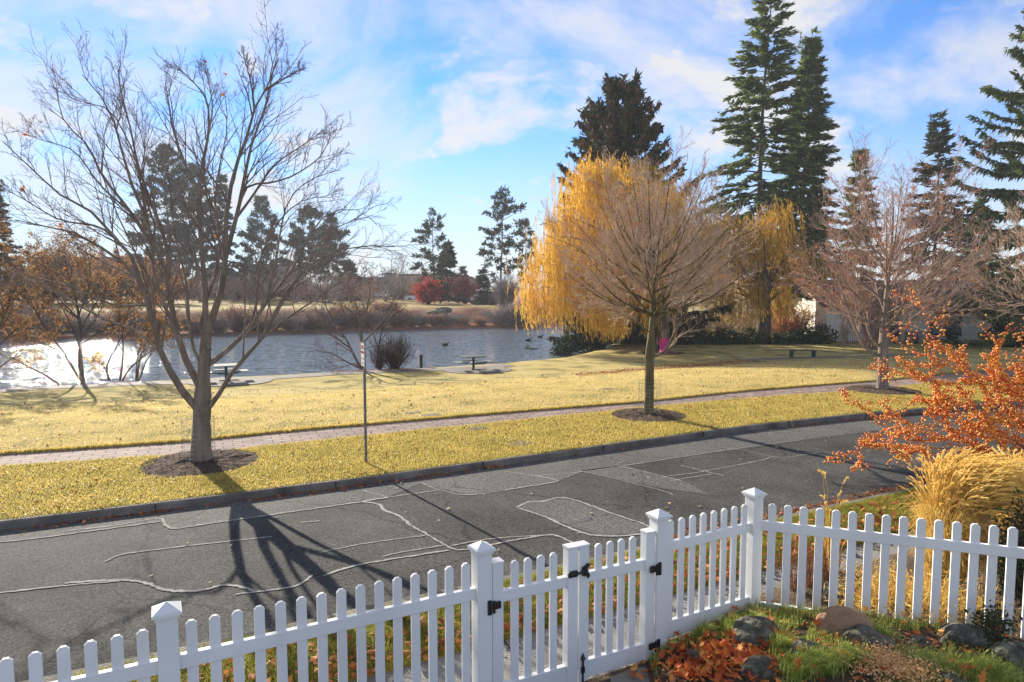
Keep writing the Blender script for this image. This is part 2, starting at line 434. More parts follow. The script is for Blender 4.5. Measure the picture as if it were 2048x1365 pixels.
def kerb(name, f, off, z0, z1, near):
    xk = np.arange(-40, 60, .25); b = MB()
    y0 = f(xk)
    s = np.gradient(y0, xk); nx, ny = -s/np.hypot(1, s), 1/np.hypot(1, s)
    sg = -1 if near else 1
    wob = .006*wave(xk, xk*0, 2.0, 4)
    prof = [(-.01, z0-.1), (.0, z1-.03), (.02, z1), (off-.01, z1), (off, z1-.05)] if not near else [(-.01, z0-.1), (0, z1-.03), (.02, z1), (off-.01, z1), (off, z1-.05)]
    rows_ = []
    for d, z in prof:
        rows_.append(np.stack([xk+nx*sg*(d), y0+ny*sg*d, np.full(xk.shape, z)+wob], -1))
    V = np.stack(rows_).reshape(-1, 3); n, k = len(prof), len(xk); i = np.arange(n*k).reshape(n, k)
    F = np.stack([i[:-1, :-1], i[:-1, 1:], i[1:, 1:], i[1:, :-1]], -1).reshape(-1, 4)
    o = b.add(V, F if not near else F[:, ::-1]).build(name, m_kerb); o['kind'] = 'structure'
ROAD_Z = -.13
m_gap = mat('joint_gap', (.02, .019, .017))
ROAD_F = lambda x: KERB(x)-.075
kerb('kerb', ROAD_F, .10, ROAD_Z, .0, False)
kerb('kerb', lambda x: NEAR_KERB(x)+.0, .16, ROAD_Z, -.02, True)

kj = MB()
for x_ in np.arange(-24, 24, 2.6):
    y_ = float(ROAD_F(x_)); kj.box((x_, y_+.04, -.062), (.014, .11, .134), rz=math.radians(27))
kj.build('kerb_joints', m_gap)['kind'] = 'structure'
def asphalt(name, c1, c2, sp_=.10, rough=.88):
    m = bpy.data.materials.new(name); m.use_nodes = True
    nt = m.node_tree; N, L = nt.nodes.new, nt.links.new; bs = nt.nodes['Principled BSDF']
    bs.inputs['Roughness'].default_value = rough; bs.inputs['Specular IOR Level'].default_value = sp_
    tc = N('ShaderNodeTexCoord')
    def nz(s, d, r=.6):
        n = N('ShaderNodeTexNoise'); n.inputs['Scale'].default_value = s; n.inputs['Detail'].default_value = d; n.inputs['Roughness'].default_value = r
        L(tc.outputs['Object'], n.inputs['Vector']); return n.outputs[0]
    big, fine = nz(.55, 6), nz(42, 4, .7)
    rp = N('ShaderNodeValToRGB'); e = rp.color_ramp.elements; e[0].position, e[1].position = .3, .7
    e[0].color, e[1].color = (*c1, 1), (*c2, 1); L(big, rp.inputs[0])
    r2 = N('ShaderNodeValToRGB'); e = r2.color_ramp.elements; e[0].position, e[1].position = .36, .68
    e[0].color, e[1].color = (.22, .22, .23, 1), (2.1, 2.05, 1.95, 1); L(fine, r2.inputs[0])
    mx = N('ShaderNodeMix'); mx.data_type = 'RGBA'; mx.blend_type = 'MULTIPLY'; mx.inputs[0].default_value = 1
    L(rp.outputs[0], mx.inputs[6]); L(r2.outputs[0], mx.inputs[7])
    # hairline cracks
    vo = N('ShaderNodeTexVoronoi'); vo.feature = 'DISTANCE_TO_EDGE'; vo.inputs['Scale'].default_value = .33
    wv = N('ShaderNodeMixRGB'); wv.blend_type = 'ADD'; wv.inputs[0].default_value = .35
    n3 = N('ShaderNodeTexNoise'); n3.inputs['Scale'].default_value = 2.2; n3.inputs['Detail'].default_value = 6; L(tc.outputs['Object'], n3.inputs['Vector'])
    L(tc.outputs['Object'], wv.inputs[1]); L(n3.outputs['Color'], wv.inputs[2]); L(wv.outputs[0], vo.inputs['Vector'])
    mr = N('ShaderNodeMapRange'); L(vo.outputs['Distance'], mr.inputs[0]); mr.inputs[1].default_value = 0; mr.inputs[2].default_value = .007; mr.inputs[3].default_value = .45; mr.inputs[4].default_value = 1
    m2 = N('ShaderNodeMix'); m2.data_type = 'RGBA'; m2.blend_type = 'MULTIPLY'; m2.inputs[0].default_value = 1
    L(mx.outputs[2], m2.inputs[6]); L(mr.outputs[0], m2.inputs[7]); L(m2.outputs[2], bs.inputs['Base Color'])
    b = N('ShaderNodeBump'); b.inputs['Distance'].default_value = .012; b.inputs['Strength'].default_value = .7; L(fine, b.inputs['Height']); L(b.outputs[0], bs.inputs['Normal'])
    return m
m_road = asphalt('old_asphalt', (.036, .036, .035), (.084, .083, .079))
m_patch = asphalt('patched_asphalt', (.084, .083, .080), (.118, .116, .111))
xr = np.arange(-60, 80, .5)
sheet('road', xr, [lerp(NEAR_KERB, ROAD_F, t) for t in np.linspace(-.02, 1.01, 14)], ROAD_Z, m_road)
def road_poly(pix, z):
    return np.array([G(a, b, z) for a, b in pix])
patches = MB()
zp = ROAD_Z+.004
strip_l = [(-520, 1172), (-80, 1098), (0, 1085), (110, 1072), (320, 1045), (345, 1057), (420, 1047), (700, 1007), (775, 995), (840, 968), (935, 990), (1110, 965), (1170, 943), (1260, 930), (1450, 901), (1600, 881), (1780, 858)]
lo = np.array([G(a, b, zp) for a, b in strip_l]); hi_ = lo.copy(); hi_[:, 1] = ROAD_F(lo[:, 0])-.02
n = len(lo); V = np.vstack([lo, hi_]); patches.add(V, [[i, i+1, n+i+1, n+i] for i in range(n-1)])
for poly in ([(1032, 1015), (1060, 1003), (1130, 996), (1300, 1056), (1270, 1068), (1200, 1072)], [(1160, 942), (1245, 931), (1370, 963), (1420, 990), (1330, 978)]):
    V = road_poly(poly, zp); patches.add(V, [list(range(len(V)))[::-1]])
patches.build('road_patches', m_patch)['kind'] = 'structure'

m_seal = mat('crack_sealant', (.25, .24, .215), (.38, .37, .335), scale=6, rough=1.0, spec=.03)
seams = MB()
SEAMS = [(.05, [(-520, 1172), (-60, 1095), (0, 1085), (110, 1072), (320, 1043)]), (.06, [(130, 1062), (230, 1051), (318, 1037), (330, 1050), (350, 1057), (420, 1047), (560, 1027), (700, 1007), (775, 995)]),
 (.05, [(210, 1123), (232, 1113), (262, 1106), (390, 1090), (500, 1078)]), (.04, [(500, 1078), (545, 1073)]),
 (.055, [(-520, 1252), (-40, 1192), (0, 1186), (120, 1172), (240, 1162)]), (.07, [(130, 1166), (245, 1160), (300, 1168), (318, 1176), (350, 1182), (400, 1181), (450, 1170), (490, 1176), (510, 1184)]), (.05, [(470, 1189), (510, 1184), (570, 1176), (600, 1168), (625, 1150)]),
 (.07, [(725, 1003), (758, 1009), (768, 1020), (800, 1033), (822, 1052)]), (.05, [(822, 1052), (850, 1066), (890, 1090), (912, 1099), (940, 1098), (1000, 1086), (1080, 1072), (1115, 1072), (1165, 1096)]),
 (.035, [(900, 1092), (980, 1078), (1060, 1072), (1110, 1070)]), (.06, [(645, 1152), (700, 1134), (760, 1122), (900, 1100)]), (.04, [(765, 1113), (800, 1105), (890, 1090)]), (.035, [(640, 1105), (730, 1087), (855, 1070)]),
 (.035, [(725, 1003), (745, 998), (775, 995), (735, 984), (728, 980)]), (.04, [(842, 966), (880, 980), (935, 990), (1010, 980), (1100, 966), (1112, 960), (1060, 950), (1010, 943)]),
 (.035, [(775, 995), (810, 990), (880, 980)]), (.03, [(1065, 953), (1170, 943), (1260, 930), (1450, 901), (1600, 881)]), (.06, [(1032, 1015), (1060, 1003), (1085, 1003), (1132, 996), (1230, 1029), (1303, 1056), (1265, 1070), (1205, 1072), (1160, 1064), (1085, 1032), (1035, 1016)]),
 (.03, [(1155, 941), (1240, 960), (1330, 983), (1345, 990)]), (.03, [(1235, 932), (1300, 946), (1365, 962)]), (.03, [(1335, 952), (1400, 944), (1520, 921), (1540, 915)]), (.03, [(1360, 930), (1420, 945), (1450, 952)]), (.025, [(1440, 895), (1500, 903), (1560, 915), (1640, 905)]),
 (.04, [(600, 1045), (640, 1042)]), (.03, [(1340, 962), (1370, 957), (1425, 948)])]
rs = np.random.default_rng(5)
for w, pix in SEAMS:
    z = ROAD_Z+.008
    p = smooth_path([G(a, b, z) for a, b in pix], 10*len(pix)); p[:, 2] = z+.0004*rs.random()
    p[:, :2] += rs.normal(0, .006, (len(p), 2))
    t = nrm(np.gradient(p, axis=0)); nn = np.stack([-t[:, 1], t[:, 0], 0*t[:, 0]], -1)
    ww = (w*.33*(1+.3*rs.normal(size=(len(p), 1))*1)).clip(w*.25, w*1.2); ww[0] *= .4; ww[-1] *= .4
    k = len(p); seams.add(np.vstack([p-nn*ww, p+nn*ww]), [[i, i+1, k+i+1, k+i] for i in range(k-1)])
seams.build('road_crack_seams', m_seal)['kind'] = 'structure'

# near side: verge strip, concrete pavement, garden bed
m_nverge = mat('near_turf', (.34, .27, .05), (.09, .11, .015), scale=1.2, rough=.95, bump=3, bscale=40, spec=.1)
m_conc = mat('concrete_path', (.16, .15, .14), (.27, .26, .24), scale=1.1, rough=.85, bump=1, bscale=60, detail=9)
xn = np.arange(-30, 40, .3)
sheet('near_verge', xn, [lerp(PAVE_F, lambda x: NEAR_KERB(x)-.15, t) for t in np.linspace(0, 1, 6)], lambda x, y: -.02+.05*np.sin(np.pi*np.clip((y-PAVE_F(x))/1.1, 0, 1))+.008*wave(x, y, 3, 2), m_nverge, skirt=.1)
PAVE_Z = -.03
pv = sheet('pavement', np.array([-30., 40.]), [lambda x: FENCE(x)-.4, lambda x: PAVE_F(x)+.02], PAVE_Z, m_conc)
joints = MB()
for k in range(-8, 14):
    x = k*1.5+.4
    joints.add([(x-.01, FENCE(x)-.2, PAVE_Z+.004), (x+.01, FENCE(x)-.2, PAVE_Z+.004), (x+.01-.5, PAVE_F(x)-.22, PAVE_Z+.004), (x-.01-.5, PAVE_F(x)-.22, PAVE_Z+.004)], [[0, 1, 2, 3]])
joints.build('pavement_joints', mat('pavement_joint_gap', (.03, .028, .025)))['kind'] = 'structure'  # thin dark strips mark the joints between slabs
CORNER = np.array([2.44, 6.73])
SIDE_DIR = np.array([.945, -.327])
def bed_z(x, y):
    x, y = np.asarray(x, float), np.asarray(y, float)
    d = FENCE(x)-y                                               # inside the yard: positive
    inner = .16+.12*sstep(1.4, 2.6, x)+.05*sstep(.2, 1, d)*sstep(1.6, 2.6, x)+.03*wave(x, y, 1.7, 6)
    gate = sstep(1.45, 1.1, x)
    return inner*(1-gate)+.03*gate
xb = np.arange(-8, 9.01, .12)
sheet('garden_bed', xb, [(lambda d: (lambda x: np.minimum(FENCE(x)-.02, 6.6+.12*x*0)-d))(t) for t in np.linspace(0, 6, 46)], bed_z, m_soil, skirt=.3)
OUT_Z = .12
sheet('planting_strip', np.arange(2.3, 14, .3), [lambda x: 6.7-.346*(x-2.44)-.6, lambda x: 6.7-.346*(x-2.44)+.4, lambda x: FENCE(x)+.05, lambda x: FENCE(x)+.38, lambda x: FENCE(x)+.42], lambda x, y: np.where(y > FENCE(x)+.4, PAVE_Z-.02, OUT_Z+.03*wave(x, y, 2, 9)), m_soil, skirt=.2)
# ------------------------------------------------------------------ white picket fence and gate
m_vinyl = mat('white_vinyl', (.70, .69, .66), (.84, .835, .82), scale=1.1, rough=.5, spec=.3)
m_black = mat('black_powder_coat', (.012, .012, .014), rough=.45, spec=.5)
UX = np.array([math.cos(math.radians(27.75)), math.sin(math.radians(27.75)), 0]); UZ = np.array([0, 0, 1.])
ANG = math.radians(27.75)
def picket_shape(w, h, c=.02): return [(-w/2, 0), (w/2, 0), (w/2, h-c), (w/2-c, h), (-w/2+c, h), (-w/2, h-c)]
def picket(parent, p, z0, z1, ux, w=.068):
    MB().prism(picket_shape(w, z1-z0), (p[0], p[1], z0), ux, UZ, .022).build('picket', m_vinyl, parent)
def rail(parent, a, b, z0, z1, th=.045):
    a, b = np.asarray(a), np.asarray(b); d = b-a; L_ = np.hypot(*d); c = (a+b)/2
    MB().box((c[0], c[1], (z0+z1)/2), (L_, th, z1-z0), rz=math.atan2(d[1], d[0]), bev=.003).build('rail', m_vinyl, parent)
def fence_post(parent, p, z0, z1, w=.127, rz=ANG):
    o = MB().box((p[0], p[1], (z0+z1-.05)/2), (w, w, z1-.05-z0), rz=rz, bev=.006).build('post', m_vinyl, parent)
    b = MB(); b.box((p[0], p[1], z1-.055), (w*1.14, w*1.14, .022), rz=rz); b.box((p[0], p[1], z1-.034), (w*1.36, w*1.36, .02), rz=rz)
    h = w*1.34/2; R = np.array([[math.cos(rz), -math.sin(rz)], [math.sin(rz), math.cos(rz)]])
    q = np.array([(-h, -h), (h, -h), (h, h), (-h, h)])@R.T + p[:2]
    V = [(x, y, z1-.0235) for x, y in q]+[(p[0], p[1], z1+.028)]
    b.add(V, [[0, 1, 4], [1, 2, 4], [2, 3, 4], [3, 0, 4]])
    c = b.build('cap', m_vinyl); c.parent = o
    c.data.transform(Matrix.Translation(-Vector(parent['_base'])))
    return o
PA, PB, PC = np.array([-2.24, 4.275]), np.array([-.245, 5.335]), np.array([1.354, 6.135])
PD = CORNER
PZ = np.array([-4.25, 3.21])
fl = thing('picket_fence', 'white picket fence run with square capped posts along the pavement, up to the double gate', 'fence', (PA[0], PA[1], 0), 'white picket fences round the front garden')
for p in (PZ, PA, PB): fence_post(fl, p, -.05, 1.44)
for a, b in ((PZ, PA), (PA, PB)):
    d = nrm(b-a); s, e = a+d*.06, b-d*.06
    rail(fl, s, e, 1.00, 1.095); rail(fl, s, e, .08, .23)
    for k in range(15): picket(fl, a+(b-a)*(k+1)/16, .10, 1.31, UX)
fr = thing('picket_fence', 'white picket fence turning the corner behind the garden rocks and dry grass', 'fence', (PD[0], PD[1], .1), 'white picket fences round the front garden')
fence_post(fr, PC, -.0, 1.44); fence_post(fr, PD, .08, 1.46)
d = nrm(PD-PC)
rail(fr, PC+d*.06, PD-d*.06, 1.045, 1.135); rail(fr, PC+d*.06, PD-d*.06, .20, .37)
for k in range(8): picket(fr, PC+(PD-PC)*(k+1)/9, .22, 1.335, UX)
SE = PD+SIDE_DIR*3.4; sx = np.array([*SIDE_DIR, 0.])
rail(fr, PD+SIDE_DIR*.06, SE, 1.06, 1.155); rail(fr, PD+SIDE_DIR*.06, SE, .16, .31)
for k in range(22): picket(fr, PD+SIDE_DIR*(.145*(k+1)+.03), .18, 1.335, sx, .074)
fence_post(fr, PD+SIDE_DIR*3.46, .05, 1.46, rz=math.atan2(SIDE_DIR[1], SIDE_DIR[0]))
# gate: two leaves hung between PB and PC
def leaf(label, x0, x1, hinge_left):
    D = nrm(PC-PB); a, b = PB+D*x0, PB+D*x1
    g = thing('garden_gate', label, 'gate', ((a+b)[0]/2, (a+b)[1]/2, .05), 'leaves of the white double gate')
    for q, p in ((0, a+D*.05), (1, b-D*.05)):
        b_ = MB().box((p[0], p[1], .66), (.1, .09, 1.22), rz=ANG, bev=.005); b_.box((p[0], p[1], 1.277), (.108, .098, .016), rz=ANG); b_.build('stile', m_vinyl, g)
    rail(g, a+D*.1, b-D*.1, .93, 1.022, .05); rail(g, a+D*.1, b-D*.1, .07, .225, .05)
    n = 4
    for k in range(n): picket(g, a+D*.1+(b-a-D*.2)*(k+1)/(n+1), .1, 1.25, UX)
    nv = np.array([UX[1], -UX[0]])
    hp = (a if hinge_left else b)+nv*.055; s = 1 if hinge_left else -1
    for z in (.93, .20):
        h = MB(); h.box((*(hp-D*s*.035+nv*.012), z), (.035, .02, .12), rz=ANG, bev=.003); h.box((*(hp+D*s*.035+nv*.008), z+.005), (.06, .018, .06), rz=ANG, bev=.003)
        h.tube([(*(hp+nv*.02), z-.05), (*(hp+nv*.02), z+.05)], .012, 8)
        h.build('hinge', m_black, g)
    return g, a, b, D, nv
TOT = float(np.hypot(*(PC-PB)))
g1, a1, b1, D1, NV = leaf('hinged gate leaf of white pickets beside the tall capped post, carrying the black latch box', .075, TOT/2-.006, True)
g2, a2, b2, D2, _ = leaf('hinged gate leaf of white pickets nearer the corner post, carrying the drop bolt', TOT/2+.006, TOT-.075, False)
lp = b1-D1*.06+NV*.055
h = MB().box((*lp, 1.05), (.095, .03, .055), rz=ANG, bev=.008); h.tube([(*(lp+D1*.03+NV*.012), 1.05), (*(lp+D1*.10+NV*.012), 1.055)], .011, 8); h.build('latch', m_black, g1)
kp = a2+D1*.045+NV*.055
h = MB().box((*kp, 1.055), (.05, .035, .075), rz=ANG, bev=.006); h.prism([(-.02, 0), (.03, -.06), (.045, -.03), (.02, .01)], (*(kp+NV*.01), 1.05), UX, UZ, .02); h.prism([(0, 0), (.045, .035), (.03, .055), (-.01, .03)], (*(kp+NV*.01), 1.07), UX, UZ, .02); h.build('latch_catch', m_black, g2)
dp = a2+D1*.035+NV*.058
h = MB().tube([(*dp, .0), (*dp, .27)], .009, 8); h.lathe([(.0, .0), (.022, .012), (.018, .03), (.004, .065), (0, .07)], (*dp, .255), 8); h.box((*dp, .17), (.035, .014, .05), rz=ANG); h.build('drop_bolt', m_black, g2)

# ------------------------------------------------------------------ street and park furniture
m_steel = mat('galvanised_steel', (.12, .125, .115), (.22, .22, .2), scale=8, rough=.5, metal=.5)
m_signw = mat('sign_face', (.74, .71, .69), (.82, .79, .77), scale=4, rough=.4)
m_red = mat('sign_red', (.5, .03, .04), rough=.4)
sg = thing('parking_sign', 'white no parking sign on a perforated steel post in the verge', 'sign', G(732, 926, 0))
bx, by, _ = sg['_base']
U2 = np.array([math.cos(math.radians(26)), math.sin(math.radians(26)), 0]); V2 = np.array([-U2[1], U2[0], 0])
pb = MB()
# post: U channel with regular holes, made of short webs
for k in range(49):
    z = k*.05
    pb.box((bx, by, z+.018), (.046, .05, .036), rz=math.radians(26)); 
    for s in (-1, 1): pb.box((bx+V2[0]*s*.018, by+V2[1]*s*.018, z+.043), (.044, .014, .0138), rz=math.radians(26))
pb.build('post', m_steel, sg)
so = np.array([bx, by, 0])-U2*.03
fb = MB().prism([(-.15, 1.94), (.15, 1.94), (.15, 2.40), (-.15, 2.40)], so, V2*-1, UZ, .004)
face = fb.build('sign_panel', m_signw, sg)
bd = MB()
for a, b in (((-.14, 1.95), (.14, 1.958)), ((-.14, 2.382), (.14, 2.39)), ((-.14, 1.95), (-.132, 2.39)), ((.132, 1.95), (.14, 2.39))):
    bd.prism([(a[0], a[1]), (b[0], a[1]), (b[0], b[1]), (a[0], b[1])], so-U2*.0035, -V2, UZ, .002)
for zz, w_ in ((2.11, .07), (2.085, .09), (2.02, .06), (1.995, .08)):
    bd.prism([(-w_, zz-.009), (w_, zz-.009), (w_, zz+.009), (-w_, zz+.009)], so-U2*.0035, -V2, UZ, .002)
bo = bd.build('sign_border', mat('sign_faded_red', (.45, .26, .24), rough=.5), sg); bo.parent = face
def text(body, size, z, m_, parent, base, origin, ux, uy, off, name='lettering'):
    cu = bpy.data.curves.new(name, 'FONT'); cu.body = body; cu.size = size; cu.align_x = 'CENTER'; cu.extrude = .0015
    tmp = bpy.data.objects.new(name, cu); C.objects.link(tmp)
    dg = bpy.context.evaluated_depsgraph_get(); me = bpy.data.meshes.new_from_object(tmp.evaluated_get(dg)); bpy.data.objects.remove(tmp)
    me.materials.clear(); me.materials.append(m_)
    o = bpy.data.objects.new(name, me); C.objects.link(o); o.parent = parent
    w = np.cross(ux, uy)
    Mx = Matrix((( *[float(ux[0]), float(uy[0]), float(w[0])], 0), (*[float(ux[1]), float(uy[1]), float(w[1])], 0), (*[float(ux[2]), float(uy[2]), float(w[2])], 0), (0, 0, 0, 1)))
    Mx.translation = Vector(origin + uy*z + w*off - np.asarray(base))
    o.matrix_local = Mx
    return o
BASE = np.array(sg['_base'])
text('NO', .115, 2.275, m_red, face, BASE, so, -V2, UZ, .004)
text('PARKING', .062, 2.195, m_red, face, BASE, so, -V2, UZ, .004)

m_greenw = mat('weathered_green_boards', (.035, .055, .05), (.075, .10, .09), scale=5, rough=.7)
m_greenp = mat('dark_green_steel', (.012, .06, .05), rough=.5)
def table(px, Y, rz, label):
    b = ground(px, Y, 738); t = thing('picnic_table', label, 'picnic table', b, 'pedestal picnic tables on the pond path')
    z0 = b[2]
    c, s = math.cos(rz), math.sin(rz); at = lambda x, y, z: (b[0]+x*c-y*s, b[1]+x*s+y*c, z0+z)
    MB().tube([at(0, 0, -.02), at(0, 0, .7)], .065, 12).build('pedestal', m_greenp, t)
    tp = MB()
    for k in range(7): tp.box(at(0, (k-3)*.155, .735), (1.1, .145, .045), rz=rz, bev=.006)
    tp.build('tabletop', m_greenw, t)
    tr = MB()
    for q in range(4):
        a = q*math.pi/2
        tr.tube([at(0, 0, .36), at(.42*math.cos(a), .42*math.sin(a), .38), at(.78*math.cos(a), .78*math.sin(a), .40)], .028, 8)
    tr.box(at(0, 0, .70), (.7, .08, .02), rz=rz); tr.box(at(0, 0, .68), (.08, .7, .018), rz=rz)
    tr.build('seat_arms', m_greenp, t)
    for q in range(4):
        a = q*math.pi/2; sb = MB()
        for k in (-1, 0, 1):
            r = .80+k*.12
            sb.box(at(r*math.cos(a), r*math.sin(a), .435), (.11, .85, .04), rz=rz+a, bev=.005)
        sb.build('seat', m_greenw, t)
table(947, 36.0, .35, 'green pedestal picnic table standing clear on the lawn beside the pond')
table(452, 31.8, .5, 'green pedestal picnic table behind the trunk of the big bare tree')

bb = ground(1605, 41.5, 716); bn = thing('park_bench', 'backless dark green bench on the path in front of the house', 'bench', bb)
s = MB()
for k in range(3): s.box((bb[0], bb[1]+(k-1)*.15, bb[2]+.44), (1.55, .14, .05), bev=.008)
s.build('seat', m_greenw, bn)
for q in (-1, 1):
    s = MB(); s.box((bb[0]+q*.68, bb[1], bb[2]+.2), (.14, .3, .42), bev=.01); s.box((bb[0]+q*.66, bb[1], bb[2]+.385), (.22, .36, .06), bev=.01); s.build('leg', m_greenp, bn)

m_wood = mat('dark_timber', (.03, .022, .018), (.07, .05, .04), scale=6, rough=.9, stretch=(1, 1, .2))
b0 = ground(842, 37.6, 734); t = MB().box((b0[0], b0[1], b0[2]+.36), (.16, .16, .8), rz=.3, bev=.012)
tagged(t.build('bollard', m_wood, base=b0), 'square dark timber bollard at the pond edge', 'bollard')

m_lid = mat('utility_lid', (.07, .068, .06), (.15, .145, .13), scale=8, rough=.8, bump=1, bscale=80)
for px, py, w, d_, lab in ((826, 826, .42, .3, 'small utility lid sunk in the lawn beside its larger neighbour'), (863, 831, .55, .36, 'larger of two utility lids sunk in the lawn past the brick sidewalk'), (957, 857, .42, .32, 'green-grey utility lid at the brick sidewalk edge'), (1043, 887, .6, .42, 'big concrete utility lid in the kerbside verge'), (1218, 778, .5, .35, 'brown utility lid in the open lawn')):
    p = G(px, py, 0); p[2] = float(land_z(p[0], p[1])) if py < 840 else 0.0
    m = MB(); p = p-[0, 0, .015]; m.box((p[0], p[1], p[2]+.0), (w, d_, .05), rz=ANG, bev=.008); m.box((p[0], p[1], p[2]+.024), (w*.86, d_*.8, .01), rz=ANG)
    rim = tagged(m.build('utility_lid', m_lid, base=p), lab, 'utility lid', 'utility lids in the grass')

# wire guards and mulch rings
m_wire = mat('galvanised_wire', (.30, .31, .30), rough=.7, spec=.2)
m_mulch = mat('bark_mulch', (.055, .033, .022), (.15, .095, .06), scale=22, rough=1, bump=4, bscale=35)
def guard(base, r, h, label):
    b = MB(); n = 18; a = np.linspace(0, 2*np.pi, n+1)
    for z in np.arange(.03, h+.01, .1): b.tube([(base[0]+r*math.cos(q), base[1]+r*math.sin(q), base[2]+z) for q in a], .0028, 3, False)
    for q in a[:-1]: b.tube([(base[0]+r*math.cos(q), base[1]+r*math.sin(q), base[2]) , (base[0]+r*math.cos(q), base[1]+r*math.sin(q), base[2]+h)], .0025, 3, False)
    tagged(b.build('tree_guard', m_wire, base=base, smooth=True), label, 'tree guard', 'wire guards round the street trees')
def mulch(base, r, seed):
    rr = np.random.default_rng(seed); b = MB()
    k, n = 48, 7; a = np.linspace(0, 2*np.pi, k, endpoint=False)
    edge = r*(1+.05*np.sin(a*3+seed)+.03*rr.normal(size=k))
    V = [(base[0], base[1], base[2]+.05)]
    for i in range(1, n+1):
        f = i/n; z = .055*(1-f**3)+.012*rr.normal(size=k)*(1 if i < n else 0)+(-.01 if i == n else .004)
        V += [(base[0]+edge[j]*f*math.cos(a[j]), base[1]+edge[j]*f*math.sin(a[j]), base[2]+z[j]) for j in range(k)]
    F3 = [[0, 1+j, 1+(j+1) % k] for j in range(k)]
    F4 = [[1+(i-1)*k+j, 1+i*k+j, 1+i*k+(j+1) % k, 1+(i-1)*k+(j+1) % k] for i in range(1, n) for j in range(k)]
    b.add(V, F3, F4)
    # bark chips
    m = 1500; q = rr.random(m)*2*np.pi; d = np.sqrt(rr.random(m))*r*.97
    cc = np.stack([base[0]+d*np.cos(q), base[1]+d*np.sin(q), base[2]+.055*(1-(d/r)**3)+.01], -1)
    v, f = kites(cc, rr.normal(size=(m, 3))*[1, 1, .35], rr.uniform(.02, .06, m), rr.uniform(.01, .025, m), rr, flat=.4)
    b.add(v, f)
    o = b.build('mulch_bed', m_mulch, base=base); o['kind'] = 'stuff'
# ------------------------------------------------------------------ trees: bare street maples
m_bark = mat('grey_bark', (.15, .115, .088), (.31, .245, .195), scale=7, rough=.95, bump=3, bscale=22, stretch=(1, 1, .22), c3=(.22, .175, .135))
m_bark2 = mat('mossy_bark', (.085, .065, .028), (.21, .165, .085), scale=5, rough=.95, bump=3, bscale=22, stretch=(1, 1, .3), c3=(.14, .12, .05))
m_twig = mat('twig_bark', (.14, .10, .08), (.25, .19, .16), scale=3, rough=.9)
m_twig_pale = mat('pale_twigs', (.42, .28, .19), (.62, .45, .32), scale=2, rough=.85)
m_twig_red = mat('reddish_twigs', (.36, .21, .15), (.54, .36, .27), scale=2, rough=.85)
m_leaf_o = mat('dry_orange_leaf', (.42, .12, .025), (.62, .26, .05), rough=.7, trans=.45, island=.9, c3=(.5, .16, .03))
def joined(name, groups, m_, parent, smooth=True):
    b = MB()
    for Bp, Br, k in groups: V, F = tubes(Bp, Br, k); b.add(V, F)
    return b.build(name, m_, parent, smooth)
def limbs_from_px(specs, Y0, N=12):
    """each limb: pixel path, depth drift of its tip, radius at base and tip"""
    B, R = [], []
    for pix, dy0, dy1, r0, r1 in specs:
        n = len(pix); q = [P(a, c, Y0+dy0+(dy1-dy0)*(i/(n-1))**1.2) for i, (a, c) in enumerate(pix)]
        B.append(smooth_path(q, N)); R.append(.9*np.linspace(r0**.8, r1**.8, N)**1.25)
    return np.array(B), np.array(R)

def maple(base, label, Y0, trunk, limbs, seed, twm, bkm, leaves=0, n1=9, n2=6, n3=4, up=.30, l1=.62):
    rng = np.random.default_rng(seed)
    t = thing('bare_maple', label, 'tree', base, 'bare maples along the street')
    tp = np.array([P(a, c, Y0) for a, c, r in trunk]); tr = np.array([r for *_, r in trunk])
    n = 16; tb = smooth_path(tp, n); rr = np.interp(np.linspace(0, 1, n), np.linspace(0, 1, len(tr)), tr)
    tb[0] = base - np.array([0, 0, .1])
    B, R = limbs_from_px(limbs, Y0)
    b = MB(); v, f = tubes(tb[None], rr[None], 14)
    v = v + (np.random.default_rng(1).normal(0, .006, v.shape)); b.add(v, f)
    v, f = tubes(B, R, 8); b.add(v, f)
    b.build('trunk', bkm, t, True)
    S1, r1 = sprout(B, R, n1, l1, 34, up, rng, N=7, tmin=.22, rk=.5, wob=.09, rmin=.006, taper=.25)
    S1b, r1b = sprout(B, R, 3, .17, 26, up, rng, N=7, tmin=.75, rk=.8, wob=.08, rmin=.005, taper=.25, lshrink=.2)
    S1, r1 = np.concatenate([S1, S1b]), np.concatenate([r1, r1b])
    S2, r2 = sprout(S1, r1, n2, .50, 36, up*.6, rng, N=5, tmin=.2, rk=.6, wob=.12, rmin=.0035, taper=.4)
    S3, r3 = sprout(S2, r2, n3, .45, 38, up*.4, rng, N=4, tmin=.2, rk=.7, wob=.14, rmin=.0026, taper=.6)
    joined('crown', [(S1, r1, 5), (S2, r2, 4), (S3, r3, 3)], twm, t)
    if leaves:
        c, d = pick(S3, leaves, rng)
        m = MB(); dd = rng.normal(size=(leaves, 3))*[1, 1, .5]-[0, 0, .6]
        for j in range(3):
            v, f = kites(c+rng.normal(0, .02, c.shape), dd+rng.normal(0, .5, dd.shape), rng.uniform(.05, .10, leaves), rng.uniform(.05, .08, leaves), rng); m.add(v, f)
        m.build('dry_leaves', m_leaf_o, t)
    return t
base1 = G(402, 925, 0); Y1 = base1[1]
T1 = [(402, 930, .225), (402, 905, .185), (403, 860, .165), (405, 800, .165), (407, 750, .13), (410, 700, .11), (413, 668, .095)]
